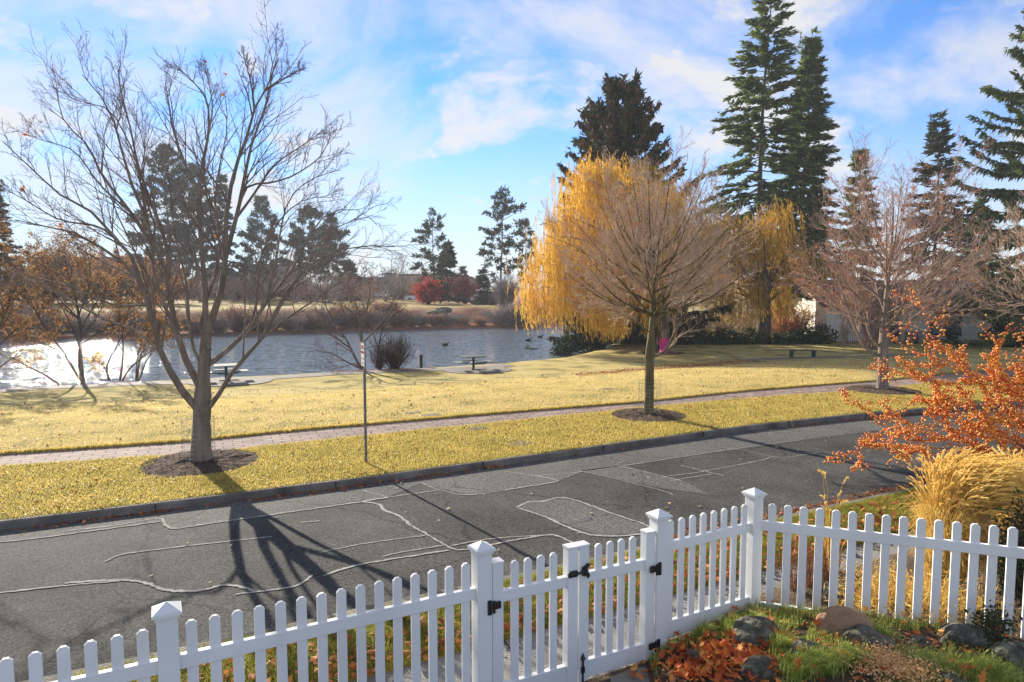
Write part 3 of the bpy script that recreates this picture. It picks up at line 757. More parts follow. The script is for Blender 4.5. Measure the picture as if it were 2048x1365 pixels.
L1 = [
 ([(413, 672), (409, 645), (412, 604), (404, 504), (395, 403), (392, 366), (370, 330), (344, 238), (338, 190), (331, 140)], 0, 1.2, .075, .010),
 ([(396, 400), (403, 340), (417, 256), (414, 183), (388, 139), (351, 99)], .4, 1.8, .045, .008),
 ([(417, 256), (425, 200), (418, 140), (408, 95)], .8, 1.4, .022, .006),
 ([(413, 670), (423, 640), (439, 596), (450, 531), (452, 440), (469, 340), (487, 293), (509, 201), (531, 157), (557, 82)], 0, -1.6, .08, .010),
 ([(450, 520), (476, 421), (487, 366), (505, 275), (527, 209), (545, 120), (556, 70)], -.4, -.4, .055, .008),
 ([(509, 201), (502, 140), (487, 75)], -1.2, -1.0, .026, .006),
 ([(531, 157), (575, 125), (603, 108)], -1.3, -2.0, .02, .006),
 ([(476, 421), (495, 374), (540, 366), (586, 352), (641, 311), (662, 258)], -.4, -1.0, .03, .006),
 ([(470, 440), (500, 400), (550, 330), (604, 286), (648, 248)], -.3, .8, .032, .006),
 ([(395, 818), (376, 795), (360, 775), (322, 707), (306, 640), (287, 585), (268, 545), (236, 518), (190, 488), (141, 463), (85, 452), (30, 440)], 0, -1.4, .085, .008),
 ([(287, 585), (266, 520), (242, 490), (176, 418), (128, 396), (55, 330), (5, 275)], -.4, -.2, .045, .008),
 ([(242, 490), (200, 455), (120, 440), (50, 400), (8, 378)], -.6, -1.8, .026, .006),
 ([(300, 610), (230, 610), (150, 578), (90, 560), (10, 550)], -.4, -2.0, .026, .006),
 ([(322, 707), (270, 660), (210, 640), (120, 590), (60, 560), (0, 575)], -.2, 1.0, .03, .006),
 ([(400, 775), (383, 740), (366, 707), (350, 653), (341, 599), (339, 558), (312, 504), (293, 440), (256, 348), (231, 238), (205, 176), (165, 121)], 0, 1.0, .08, .009),
 ([(312, 504), (264, 428), (205, 352), (176, 286), (128, 227), (112, 150)], .5, 2.2, .045, .008),
 ([(264, 428), (200, 370), (150, 300), (90, 275), (55, 262)], .7, 1.2, .026, .006),
 ([(339, 558), (330, 480), (300, 400), (276, 330), (262, 250), (240, 150), (236, 110)], .4, -.8, .05, .008),
 ([(293, 440), (274, 330), (250, 260), (215, 200), (150, 180), (118, 150)], .6, .2, .028, .006),
 ([(350, 655), (320, 590), (305, 520), (310, 450), (285, 380), (290, 300), (270, 210)], .2, 1.8, .04, .007),
 ([(421, 728), (440, 712), (466, 691), (499, 656), (535, 602), (586, 537), (620, 470), (660, 425), (720, 420)], 0, 1.0, .06, .008),
 ([(535, 602), (550, 530), (571, 418), (600, 375), (640, 352), (682, 340)], .4, 1.8, .032, .006),
 ([(499, 656), (515, 600), (520, 520), (560, 440), (610, 400), (660, 395)], .2, -.8, .034, .006),
 ([(414, 822), (430, 800), (447, 775), (471, 735), (500, 705), (524, 677), (557, 610), (600, 550), (640, 517), (686, 499), (744, 492), (790, 494)], 0, -1.0, .055, .007),
 ([(528, 670), (577, 586), (615, 531), (650, 470), (706, 441), (745, 415)], -.4, .6, .03, .006),
 ([(524, 677), (570, 640), (630, 600), (690, 560), (745, 560)], -.4, -1.8, .026, .006),
 ([(405, 735), (385, 690), (378, 640), (372, 560), (350, 470), (340, 380), (330, 300)], 0, -1.5, .04, .007),
 ([(420, 700), (400, 640), (430, 560), (440, 480), (430, 400), (440, 330), (455, 240), (450, 170)], -.1, 2.2, .045, .008)]
L1 = [([(a, c if c > 330 else c+(330-c)*.14) for a, c in q], *o) for q, *o in L1]
maple(base1, 'big bare maple with wide low limbs in the mulch ring beside the parking sign', Y1, T1, L1, 11, m_twig, m_bark, leaves=9, n1=11, n2=7, n3=5, up=.12, l1=.36)
mulch(base1, 1.14, 1); guard(base1+np.array([-.03, 0, 0]), .30, .95, 'wire guard round the trunk of the big bare maple')

def fan_limbs(cx, y_bot, y_top, spread, tops, seed, rad=.05):
    """limbs fanning from a leader between two heights, in the picture plane and in depth"""
    return None
def procedural_maple(base, label, Y0, trunk, leader_top, nl, spread, seed, twm, bkm, leaves, side_limbs=(), kill=None, n1=8, n2=7, n3=4, h=1.0, low=.0):
    rng = np.random.default_rng(seed)
    t = thing('bare_maple', label, 'tree', base, 'bare maples along the street')
    tp = np.array([P(a, c, Y0) for a, c, r in trunk]); tr = np.array([r for *_, r in trunk])
    n = 16; tb = smooth_path(tp, n); rr = np.interp(np.linspace(0, 1, n), np.linspace(0, 1, len(tr)), tr); tb[0] = base-np.array([0, 0, .1])
    fork = tb[-1]; top = P(*leader_top, Y0); H = top[2]-fork[2]
    lead = smooth_path([fork, fork+(top-fork)*.35+rng.normal(0, .06, 3), fork+(top-fork)*.7+rng.normal(0, .1, 3), top], 12)
    B, R = [lead], [np.linspace(rr[-1]*.8, .008, 12)]
    for i in range(nl):
        f = (i/nl)**1.15*.55+low
        s = fork+(lead[min(11, int(f*11))]-fork) if f > 0 else tb[-1-int(-f*10)]
        az = i*2.399+rng.uniform(-.4, .4); el = math.radians(rng.uniform(8, 30)+38*max(f, 0)/.55)
        reach = spread*(1-.55*max(f, 0)/.6)*rng.uniform(.8, 1.12)
        zt = H*(.34+.50*max(f, 0)/.55)*rng.uniform(.75, 1.05)
        e = s+np.array([math.cos(az)*reach, math.sin(az)*reach, zt]); 
        mid = s+(e-s)*.45+np.array([math.cos(az), math.sin(az), 0])*reach*.12-[0, 0, .08*zt]
        B.append(smooth_path([s, s+(mid-s)*.4-[0, 0, .02], mid, e], 12)); R.append(np.linspace(rng.uniform(.026, .042)*h, .006, 12))
    for sp in side_limbs:
        b_, r_ = limbs_from_px([sp], Y0); B.append(b_[0]); R.append(r_[0])
    B, R = np.array(B), np.array(R)
    b = MB(); v, f = tubes(tb[None], rr[None], 12); b.add(v+np.random.default_rng(2).normal(0, .005, v.shape), f); v, f = tubes(B, R, 7); b.add(v, f)
    b.build('trunk', bkm, t, True)
    S1, r1 = sprout(B, R, n1+2, .46, 38, .16, rng, N=6, tmin=.2, rk=.55, wob=.1, rmin=.008, taper=.35)
    S2, r2 = sprout(S1, r1, n2+1, .52, 38, .12, rng, N=5, tmin=.15, rk=.65, wob=.13, rmin=.0058, taper=.5)
    S3, r3 = sprout(S2, r2, n3, .50, 40, .1, rng, N=4, tmin=.2, rk=.8, wob=.16, rmin=.0048, taper=.7)
    joined('crown', [(S1, r1, 4), (S2, r2, 3), (S3, r3, 3)], twm, t)
    c, d = pick(np.concatenate([S2[:, :4], S3]), leaves, rng); m = MB()
    if kill is not None:
        keep = rng.random(len(c)) < kill(c, base, H); c = c[keep]
    for j in range(3):
        dd = rng.normal(size=c.shape)*[1, 1, .6]-[0, 0, .5]
        v, f = kites(c+rng.normal(0, .025, c.shape), dd, rng.uniform(.05, .11, len(c)), rng.uniform(.04, .08, len(c)), rng); m.add(v, f)
    m.build('dry_leaves', m_leaf_o, t)
    return t
base2 = G(1297, 831, 0); Y2 = base2[1]
procedural_maple(base2, 'dense twiggy pale maple standing before the golden willow', Y2, [(1297, 832, .15), (1298, 800, .125), (1299, 745, .125), (1299, 712, .12), (1303, 670, .10), (1307, 630, .095)], (1318, 385), 46, 2.7, 22, m_twig_pale, m_bark2, 150,
 side_limbs=[([(1303, 716), (1318, 710), (1335, 695), (1347, 668), (1362, 640), (1372, 590)], 0, -.3, .04, .008), ([(1303, 668), (1265, 640), (1220, 620), (1190, 628)], 0, -.5, .03, .007), ([(1306, 660), (1350, 615), (1420, 590), (1490, 600)], 0, .4, .03, .007),
  ([(1307, 640), (1240, 560), (1160, 500), (1090, 470)], 0, .8, .035, .007), ([(1308, 640), (1400, 540), (1470, 480), (1530, 450)], 0, -.6, .035, .007)],
 kill=lambda c, b, H: np.where(c[:, 2] < 2.2, 1.0, .35), n1=7, n2=7, n3=4)
mulch(base2, 1.05, 2); guard(base2+np.array([.02, .05, 0]), .30, .95, 'wire guard round the trunk of the maple before the willow')
base3 = G(1765, 781, 0); Y3 = base3[1]
procedural_maple(base3, 'bare maple with a pale fissured trunk in front of the beige house', Y3, [(1765, 783, .20), (1765, 760, .17), (1766, 720, .165), (1767, 690, .15), (1768, 655, .13)], (1785, 375), 34, 3.4, 33, m_twig_red, m_bark, 180,
 side_limbs=[([(1762, 712), (1735, 700), (1712, 660), (1690, 600), (1660, 520)], 0, -.5, .07, .01), ([(1764, 700), (1740, 670), (1725, 620), (1690, 540)], 0, .6, .055, .01), ([(1768, 660), (1800, 625), (1850, 610), (1930, 560)], 0, -.8, .05, .009), ([(1768, 680), (1820, 640), (1880, 590), (1960, 500)], 0, .8, .045, .009), ([(1767, 650), (1700, 580), (1620, 560), (1560, 540)], 0, -1.0, .045, .009)], n1=7, n2=7, n3=4)
mulch(base3, 1.2, 3); guard(base3+np.array([-.02, 0, 0]), .33, .95, 'wire guard round the trunk of the maple before the house')
base4 = G(2105, 752, 0)
procedural_maple(base4, 'bare maple mostly cut off by the picture edge beyond the berry bush', base4[1], [(2105, 754, .2), (2105, 700, .16), (2108, 640, .14)], (2120, 440), 28, 3.4, 44, m_twig_pale, m_bark, 60, n1=7, n2=6, n3=4)

# ------------------------------------------------------------------ conifers
m_cbark = mat('conifer_bark', (.06, .045, .035), (.16, .12, .09), scale=4, rough=1, bump=3, stretch=(1, 1, .3))
m_fir = mat('fir_needles', (.025, .048, .016), (.24, .28, .08), rough=.75, island=.7, scale=.6, trans=.35, c3=(.11, .15, .042))
m_spruce = mat('spruce_needles', (.014, .028, .016), (.12, .12, .055), rough=.75, island=.7, scale=.6, trans=.15, c3=(.045, .062, .032))
m_pine = mat('pine_needles', (.030, .042, .026), (.14, .15, .085), rough=.75, island=.7, scale=.5, trans=.2, c3=(.075, .088, .05))
m_cone = mat('brown_cones', (.14, .06, .025), (.30, .14, .06), rough=.8, island=.8)
def conifer(name, label, px, top, Y, wpx, kind, seed, z0=None, bare=.06, n=90, dens=1.0, lean=0.0, m_=None, group=None, cones=0, spr=None, one_sided=None):
    rng = np.random.default_rng(seed)
    g = ground(px, Y) if z0 is None else np.array([P(px, 600, Y)[0], Y, z0])
    topv = P(px, top, Y); H = topv[2]-g[2]; R0 = wpx/F_PX*Y/2
    t = thing(name, label, 'tree', g, group)
    zt = np.linspace(0, 1, 14); tr = np.stack([g[0]+lean*zt**2+.15*np.sin(zt*5+seed)*(R0/4), np.full(14, g[1]), g[2]-.3+(H+.3)*zt], -1)
    rad = np.maximum(H*.011*(1-zt*.97), .02)
    pass
    f = (bare + (1-bare)*np.sort(rng.random(n)**(1.0))); u = (f-bare)/(1-bare)
    if kind == 'fir': prof = (1-u)**.80*.96+.05; el = np.radians(-14+50*u**1.5+rng.normal(0, 6, n)); droop = -.10
    elif kind == 'spruce': prof = (1-u)**.66*.95+.09; el = np.radians(-22+55*u**1.3+rng.normal(0, 7, n)); droop = .16
    else:
        prof = (np.sin(np.pi*np.clip(u*.86+.13, 0, 1))**.7)*(.75+.25*(1-u)); el = np.radians(-12+52*u**1.3+rng.normal(0, 12, n)); droop = .06
    Lb = R0*prof*rng.uniform(.72, 1.12, n)*(1 if kind != 'pine' else rng.uniform(.6, 1.25, n)); az = np.arange(n)*2.399+rng.uniform(-.5, .5, n)
    Lb = np.maximum(Lb, R0*.05)
    if one_sided is not None: Lb *= np.where(np.cos(az-one_sided) > -.2, 1, .5)
    k = 6; s = np.linspace(0, 1, k)
    org = np.stack([np.interp(f, zt, tr[:, 0]), np.full(n, g[1]), g[2]+H*f], -1)
    hd = np.stack([np.cos(az), np.sin(az), 0*az], -1)
    Bp = org[:, None]+Lb[:, None, None]*(hd[:, None]*(s*.98)[None, :, None]*np.cos(el)[:, None, None]) 
    Bp[:, :, 2] += Lb[:, None]*(np.sin(el)[:, None]*s + droop*s**2.2 - (.10*np.sin(np.pi*s) if kind == 'spruce' else 0))
    Bp[:, 1:] += rng.normal(0, .02, (n, k-1, 3))*Lb[:, None, None]
    Br = np.maximum(.012*Lb[:, None]*(1.2-s), .008)
    # sprays of needles along every branch
    sl = spr or max(.28, R0*.16)
    cnt = np.maximum((Lb/sl*9*dens).astype(int)+4, 5); bi = np.repeat(np.arange(n), cnt); M = len(bi)
    tt = (.18 if kind != 'pine' else .45)+(.82 if kind != 'pine' else .55)*rng.random(M)**(.85 if kind != 'pine' else .55)
    x = tt*(k-1); i = np.clip(x.astype(int), 0, k-2); fr = (x-i)[:, None]
    c = Bp[bi, i]*(1-fr)+Bp[bi, i+1]*fr; td = nrm(Bp[bi, i+1]-Bp[bi, i]); sd = nrm(np.cross(td, [0, 0, 1.]))
    sg = rng.choice([-1, 1], M)[:, None]
    if kind == 'pine':
        d = nrm(td*.7+rng.normal(size=(M, 3))*.8+[0, 0, .25]); ln = sl*rng.uniform(.6, 1.3, M); c = c+rng.normal(0, sl*.30, (M, 3))*[1, 1, .7]
    else:
        d = nrm(td*rng.uniform(.5, 1.2, (M, 1))+sd*sg*rng.uniform(.2, 1.0, (M, 1))+[0, 0, -.12 if kind == 'fir' else -.35]+rng.normal(0, .16, (M, 3)))
        ln = sl*rng.uniform(.7, 1.35, M)*(1.25-.5*tt); c = c+rng.normal(0, sl*.12, (M, 3))
        if kind == 'spruce':
            hang = rng.random(M) < .45; d[hang] = nrm(d[hang]*.45+[0, 0, -.8])
    b = MB()
    v, q = kites(c, d, ln, ln*rng.uniform(.22, .42, M), rng, flat=.55 if kind != 'pine' else None, fold=.3); b.add(v, q)
    m2 = rng.random(M) < .8
    v, q = kites(c[m2]-d[m2]*.1*sl, nrm(d[m2]+rng.normal(0, .35, (m2.sum(), 3))), ln[m2]*.75, ln[m2]*.22, rng, fold=.3); b.add(v, q)
    # leader
    lc = np.repeat(topv[None], 26, 0)-np.array([0, 0, 1.])*rng.random((26, 1))*H*.05
    v, q = kites(lc, nrm(rng.normal(size=(26, 3))*[1, 1, .3]+[0, 0, .9]), sl*.7, sl*.16, rng); b.add(v, q)
    b.build('crown', m_ or {'fir': m_fir, 'spruce': m_spruce, 'pine': m_pine}[kind], t)
    joined('trunk', [(tr[None], rad[None], 9), (Bp, Br, 4)], m_cbark, t)
    if cones:
        w = np.where(tt > .55)[0]; w = rng.choice(w, cones); top_only = c[w][:, 2] > g[2]+H*.55; w = w[top_only]
        v, q = kites(c[w], nrm(rng.normal(0, .25, (len(w), 3))+[0, 0, -1.]), sl*.8, sl*.34, rng); v2, q2 = kites(c[w]+.05, nrm(rng.normal(0, .25, (len(w), 3))+[0, 0, -1.]), sl*.8, sl*.34, rng)
        MB().add(v, q).add(v2, q2).build('cones', m_cone, t)
    return t
conifer('spruce_tree', 'broad dark spruce with brown cones rising behind the golden willow', 1243, 172, 55, 400, 'spruce', 1, n=230, bare=.02, cones=9000, dens=2.0, spr=.62)
conifer('fir_tree', 'tallest fir with a bare showing stem, its top cut off by the picture edge', 1516, -60, 60, 300, 'fir', 2, n=210, bare=.18, dens=1.35, spr=.62, lean=.4)
conifer('fir_tree', 'dense narrow fir close behind the tallest fir', 1602, 68, 64, 205, 'fir', 3, n=260, bare=.08, dens=2.2, spr=.62)
conifer('fir_tree', 'small fir showing its tip behind the bare maple by the house', 1708, 300, 66, 150, 'fir', 4, n=130, bare=.1, dens=1.8, spr=.6)
conifer('cedar_tree', 'open brownish conifer with a drooping tip above the house', 1862, 232, 62, 190, 'fir', 5, n=150, bare=.2, dens=1.2, spr=.6, m_=m_pine)
conifer('spruce_tree', 'big green spruce with upswept boughs cut off by the picture edge', 2120, -120, 46, 520, 'spruce', 6, n=210, bare=.1, dens=1.8, spr=.5, m_=m_fir)
conifer('fir_tree', 'low dark fir between the house roof and the edge spruce', 1955, 400, 70, 150, 'fir', 7, n=120, bare=.05, dens=1.7, spr=.6)
# across the pond
FAR = 'conifers across the pond'
for i, (px, top, Y, w, kind, bare, n, lab) in enumerate([
 (868, 424, 112, 66, 'pine', .30, 95, 'tall pine with a bare lower trunk behind the red bush'),
 (896, 488, 116, 58, 'fir', .12, 110, 'dark bluish fir leaning into the tall pine behind the red bush'),
 (925, 536, 150, 26, 'fir', .1, 60, 'tiny pointed fir standing alone against the sky far across the pond'),
 (1003, 380, 106, 86, 'pine', .26, 120, 'broad ragged pine near the willow, across the pond'),
 (1051, 438, 112, 40, 'pine', .3, 70, 'slim pine just clear of the willow, behind the broad ragged pine'),
 (966, 540, 120, 40, 'fir', .02, 70, 'low dark fir at the foot of the broad ragged pine'),
 (343, 294, 165, 112, 'pine', .16, 150, 'tallest dark conifer behind the big bare maple'),
 (395, 335, 172, 95, 'pine', .12, 140, 'dark conifer behind the trunk fork of the big bare maple'),
 (450, 352, 160, 62, 'fir', .1, 110, 'narrow dark conifer just past the fork of the big bare maple'),
 (526, 398, 165, 74, 'pine', .12, 120, 'feathery conifer between the bare maple and the twin pines'),
 (622, 418, 160, 80, 'pine', .18, 110, 'taller of the twin pines above the leafless waterside tree'),
 (666, 432, 166, 62, 'pine', .2, 90, 'shorter of the twin pines above the leafless waterside tree'),
 (702, 530, 158, 60, 'fir', .05, 80, 'low dark conifer at the foot of the twin pines'),
 (2, 362, 84, 90, 'fir', .12, 140, 'dense dark conifer cut off by the picture edge above the orange trees'),
 (125, 500, 130, 34, 'fir', .1, 60, 'small dark conifer tip poking above the orange trees'),
 (290, 520, 160, 50, 'fir', .05, 80, 'low dark conifer beside the long brown building')]):
    conifer('pine_tree' if kind == 'pine' else 'fir_tree', lab, px, top, Y, w*1.25, kind, 20+i, bare=bare, n=int(n*((.62 if px > 800 else .95) if kind == 'pine' else 1)), dens=(1.0 if px > 800 else 1.5) if kind == 'pine' else 1.4, spr=(.62 if kind == 'pine' else .8)*Y/112, group=FAR, m_=m_pine)

# ------------------------------------------------------------------ willows
m_wil = mat('golden_willow_leaf', (.60, .36, .045), (.88, .60, .13), rough=.7, island=.8, scale=.4, trans=.5, c3=(.76, .48, .075))
m_wil2 = mat('ochre_willow_leaf', (.50, .29, .04), (.76, .50, .10), rough=.7, island=.8, scale=.4, trans=.45, c3=(.62, .38, .065))
def willow(label, px, Y, trunk_r, boughs, m_, seed, per=46, z_min=.5, trunk_to=None):
    """boughs: (pixel x, pixel y, depth offset, hang length m, spread m)"""
    rng = np.random.default_rng(seed); g = ground(px, Y)
    t = thing('weeping_willow', label, 'tree', g)
    H = 5.5; top = g+np.array([0, 0, H])
    B, R, S = [], [], []
    for (bx, by, dy, hang, spr) in boughs:
        e = P(bx, by, Y+dy); s = g+np.array([0, 0, rng.uniform(2.2, H)])
        m1 = s+(e-s)*.45+np.array([0, 0, max(.3, (e[2]-s[2])*.28)])
        B.append(smooth_path([s, m1, e+[0, 0, .25], e], 10)); R.append(np.linspace(trunk_r*.32, .02, 10))
        nn = int(per*(spr**1.2)*rng.uniform(.45, 1.25)); q = rng.normal(size=(nn, 3))*[spr*.5, spr*.5, spr*.28]
        o = e+q; L_ = hang*rng.uniform(.35, 1.1, nn)
        L_ = np.minimum(L_, np.maximum(o[:, 2]-g[2]-z_min-rng.random(nn)*.5, .3)); S.append((o, L_))
    tb = smooth_path([g-[0, 0, .3], g+[.05, 0, 2], top], 8)
    joined('trunk', [(tb[None], np.linspace(trunk_r*1.15, trunk_r*.6, 8)[None], 12), (np.array(B), np.array(R), 7)], m_cbark, t)
    o = np.vstack([a for a, _ in S]); L_ = np.concatenate([b for _, b in S]); n = len(o); k = 7; s = np.linspace(0, 1, k)
    sway = rng.normal(0, .10, (n, 2)); arch = nrm(o-(g+[0, 0, 3]))[:, :2]*.35
    Bp = np.repeat(o[:, None], k, 1); Bp[:, :, 2] -= L_[:, None]*(s**1.15)
    Bp[:, :, :2] += (sway[:, None]*L_[:, None, None]*.8+arch[:, None]*L_[:, None, None]*.5)*np.sqrt(s)[None, :, None]
    Bp[:, :, 0] += .10*L_[:, None]*s                                    # a light wind
    b = MB(); v, f = tubes(Bp, np.full((n, k), .010)*np.linspace(1.2, .5, k), 3); b.add(v, f)
    cnt = np.maximum((L_*8).astype(int), 3); bi = np.repeat(np.arange(n), cnt); x = rng.random(len(bi))*(k-1); i = np.clip(x.astype(int), 0, k-2); fr = (x-i)[:, None]
    c = Bp[bi, i]*(1-fr)+Bp[bi, i+1]*fr; M = len(c)
    v, f = kites(c+rng.normal(0, .03, c.shape), nrm(rng.normal(size=(M, 3))*.22+[.12, 0, -1.]), rng.uniform(.22, .5, M), rng.uniform(.022, .045, M), rng, fold=.2); b.add(v, f)
    b.build('crown', m_, t)
    return t
rng = np.random.default_rng(77)
bo = []
# outline of the big willow, tier by tier: y, x-range
for y, x0, x1, nb in ((335, 1165, 1280, 7), (365, 1135, 1330, 10), (400, 1128, 1360, 11), (440, 1105, 1390, 13), (480, 1085, 1400, 14), (515, 1052, 1400, 15), (550, 1046, 1400, 14), (590, 1045, 1390, 12)):
    for x in np.linspace(x0+14, x1-14, nb): bo.append((x+rng.normal(0, 8), y+rng.normal(0, 9), rng.uniform(-4.5, 4.5) if x > 1120 else rng.uniform(-2, 2), rng.uniform(1.6, 3.6) if y < 560 else rng.uniform(1.5, 2.6), rng.uniform(.9, 1.5)))
bo = [b for b in bo if not (b[1] > 570 and b[0] > 1250)]
willow('big golden weeping willow sweeping down to the pond', 1326, 47.0, .42, bo, m_wil, 5, per=60, z_min=1.0)
bo = []
for y, x0, x1, nb in ((435, 1400, 1560, 7), (470, 1380, 1580, 9), (510, 1375, 1590, 9), (550, 1390, 1590, 8), (585, 1420, 1580, 6)):
    for x in np.linspace(x0+10, x1-10, nb): bo.append((x+rng.normal(0, 8), y+rng.normal(0, 8), rng.uniform(-2.5, 2.5), rng.uniform(1.5, 3.2), rng.uniform(.9, 1.4)))
willow('darker ochre willow draped in front of the tall firs', 1528, 53.0, .55, bo, m_wil2, 6, per=46, z_min=1.6)
# ------------------------------------------------------------------ shrubs, hedges and waterside trees
def shrub(name, label, base, stems, h, spread, seed, tm, cat='shrub', group=None, leaf=None, nleaf=0, lsize=(.05, .1), r0=.012, n2=6, n3=4, cone=.6, rmin=.004, up=.12, lw=.55, leafname='leaves', tmin2=.15):
    rng = np.random.default_rng(seed); base = np.asarray(base, float)
    t = thing(name, label, cat, base, group)
    B, R = [], []
    for i in range(stems):
        az = rng.random()*6.283; k = rng.random()**.6
        tip = base+np.array([math.cos(az)*spread*k, math.sin(az)*spread*k, h*rng.uniform(.7, 1.05)*(1-.35*k)])
        s = base+np.array([math.cos(az), math.sin(az), 0])*(spread*.12 if stems > 24 else .6*r0)*rng.random()-[0, 0, .05]
        mid = s+(tip-s)*.5+np.array([math.cos(az), math.sin(az), 0])*spread*.10*rng.normal()+[0, 0, .08*h*rng.normal()]
        B.append(smooth_path([s, mid, tip], 8)); R.append(np.linspace(r0*rng.uniform(.6, 1.2), rmin, 8))
    B, R = np.array(B), np.array(R)
    S2, q2 = sprout(B, R, n2, .42, 36, up, rng, N=5, tmin=tmin2, rk=.6, rmin=rmin, taper=.5)
    S3, q3 = sprout(S2, q2, n3, .5, 40, up*.7, rng, N=4, rk=.8, rmin=rmin*.8, taper=.6)
    joined('stems', [(B, R, 5), (S2, q2, 3), (S3, q3, 3)], tm, t)
    if nleaf:
        c, d = pick(np.concatenate([S2[:, :4], S3, S3]), nleaf, rng)
        v, f = kites(c+rng.normal(0, lsize[1]*.6, c.shape), nrm(d+rng.normal(0, .8, c.shape)-[0, 0, .2]), rng.uniform(*lsize, nleaf), rng.uniform(lsize[0], lsize[1], nleaf)*lw, rng)
        MB().add(v, f).build(leafname, leaf, t)
    return t
m_dk = mat('dark_stems', (.05, .035, .03), (.11, .08, .065), scale=3, rough=.9)
m_brownleaf = mat('rusty_leaves', (.16, .08, .035), (.40, .23, .09), rough=.7, island=.85, trans=.45, c3=(.29, .15, .055))
m_redleaf = mat('red_leaves', (.26, .02, .015), (.50, .07, .05), rough=.7, island=.85, trans=.35)
m_pinkleaf = mat('pinkish_leaves', (.34, .10, .08), (.50, .19, .14), rough=.7, island=.85, trans=.35)
m_greytwig = mat('grey_twigs', (.24, .20, .185), (.40, .35, .33), scale=1.5, rough=.9)
m_plumtwig = mat('plum_twigs', (.24, .14, .125), (.38, .25, .21), scale=1.5, rough=.9)
m_tantwig = mat('tan_twigs', (.32, .23, .15), (.50, .38, .27), scale=1.5, rough=.9)
m_juniper = mat('juniper_needles', (.010, .022, .012), (.05, .085, .035), rough=.8, island=.7, scale=.8, trans=.15)
m_box = mat('hedge_leaves', (.012, .024, .010), (.055, .085, .025), rough=.7, island=.8, trans=.2)

# near bank: trees and thickets against the glitter
def bank_tree(label, px, Y, limbs, seed, leaf=None, nleaf=0, tm=m_dk, n1=8, n2=6, n3=3, group=None, up=.1, z=None, l1=.5):
    rng = np.random.default_rng(seed); g = ground(px, Y); t = thing('waterside_tree', label, 'tree', g, group)
    B, R = limbs_from_px(limbs, Y)
    for b in B: b[0, 2] = min(b[0, 2], g[2]+.25) if np.hypot(b[0, 0]-g[0], b[0, 1]-g[1]) < 1.2 and b[0, 2] < g[2]+.6 else b[0, 2]
    S1, r1 = sprout(B, R, n1, l1, 38, up, rng, N=6, tmin=.25, rk=.5, rmin=.010, taper=.4)
    S2, r2 = sprout(S1, r1, n2, .5, 40, up, rng, N=5, tmin=.2, rk=.6, rmin=.007, taper=.5)
    S3, r3 = sprout(S2, r2, n3, .5, 40, up, rng, N=4, tmin=.2, rk=.8, rmin=.005, taper=.6)
    joined('trunk', [(B, R, 7)], tm, t); joined('crown', [(S1, r1, 4), (S2, r2, 3), (S3, r3, 3)], tm, t)
    if nleaf:
        c, d = pick(np.concatenate([S2[:, :4], S3, S3]), nleaf, rng); m = MB()
        dd = rng.normal(size=c.shape)-[0, 0, .5]
        v, f = kites(c+rng.normal(0, .06, c.shape), dd, rng.uniform(.07, .15, nleaf), rng.uniform(.05, .10, nleaf), rng); m.add(v, f)
        m.build('dry_leaves', leaf, t)
    return t
bank_tree('russet leaved tree with a straight trunk on the sunlit near shore', 165, 31.6, [
 ([(166, 772), (162, 740), (161, 700), (160, 650), (150, 590), (135, 540), (128, 505)], 0, 0, .14, .015),
 ([(166, 768), (145, 735), (125, 700), (100, 670), (70, 620), (45, 570), (20, 530)], 0, -1, .08, .012),
 ([(130, 775), (90, 750), (40, 725), (5, 700), (-30, 670)], 0, .4, .06, .01),
 ([(160, 660), (190, 610), (215, 570), (240, 530)], 0, .8, .05, .01), ([(160, 640), (120, 600), (90, 560), (85, 520)], 0, 1.2, .05, .01),
 ([(158, 630), (180, 570), (178, 520), (170, 495)], 0, -.8, .04, .01), ([(161, 690), (220, 650), (270, 620), (310, 600)], 0, .6, .04, .01), ([(120, 700), (60, 680), (20, 650), (-10, 600)], 0, 1.4, .04, .01)], 3, m_brownleaf, 3600, n1=9, n2=7, n3=4)
bank_tree('russet thicket tree leaning in from the picture edge over the near shore', -40, 31.0, [
 ([(-50, 780), (-30, 700), (0, 630), (30, 580), (40, 530)], 0, 0, .12, .015), ([(-45, 760), (0, 690), (45, 650), (85, 620), (110, 590)], 0, .6, .07, .012),
 ([(-48, 740), (-20, 640), (-10, 560), (5, 500)], 0, -.5, .07, .012), ([(-45, 770), (20, 720), (60, 690), (100, 690)], 0, -.8, .05, .01)], 4, m_brownleaf, 4200, n1=9, n2=7, n3=4)
bank_tree('many stemmed leafless thicket between the russet tree and the big maple', 250, 32.4, [
 ([(218, 762), (215, 730), (235, 690), (248, 660), (250, 610)], 0, 0, .05, .008), ([(222, 762), (205, 730), (180, 715)], 0, .3, .045, .008), ([(240, 762), (246, 720), (246, 680), (240, 640), (225, 590)], 0, .2, .05, .008),
 ([(245, 762), (262, 735), (290, 712), (315, 690), (340, 650)], 0, -.3, .05, .008), ([(275, 762), (280, 720), (290, 690), (310, 640)], 0, .4, .05, .008), ([(278, 762), (295, 720), (318, 690), (330, 660)], 0, 0, .045, .008), ([(272, 762), (278, 700), (300, 660), (290, 600)], 0, .6, .045, .008)], 5, m_brownleaf, 2200, n1=7, n2=6, n3=4)
for k, (px, w) in enumerate(((292, .5),)):
    g = ground(px, 32.6); shrub('bank_shrub', 'tiny dark tuft of twigs at the foot of the leafless thicket', g, 20, .5, .5, 60, m_dk, r0=.008, n2=4, n3=2)
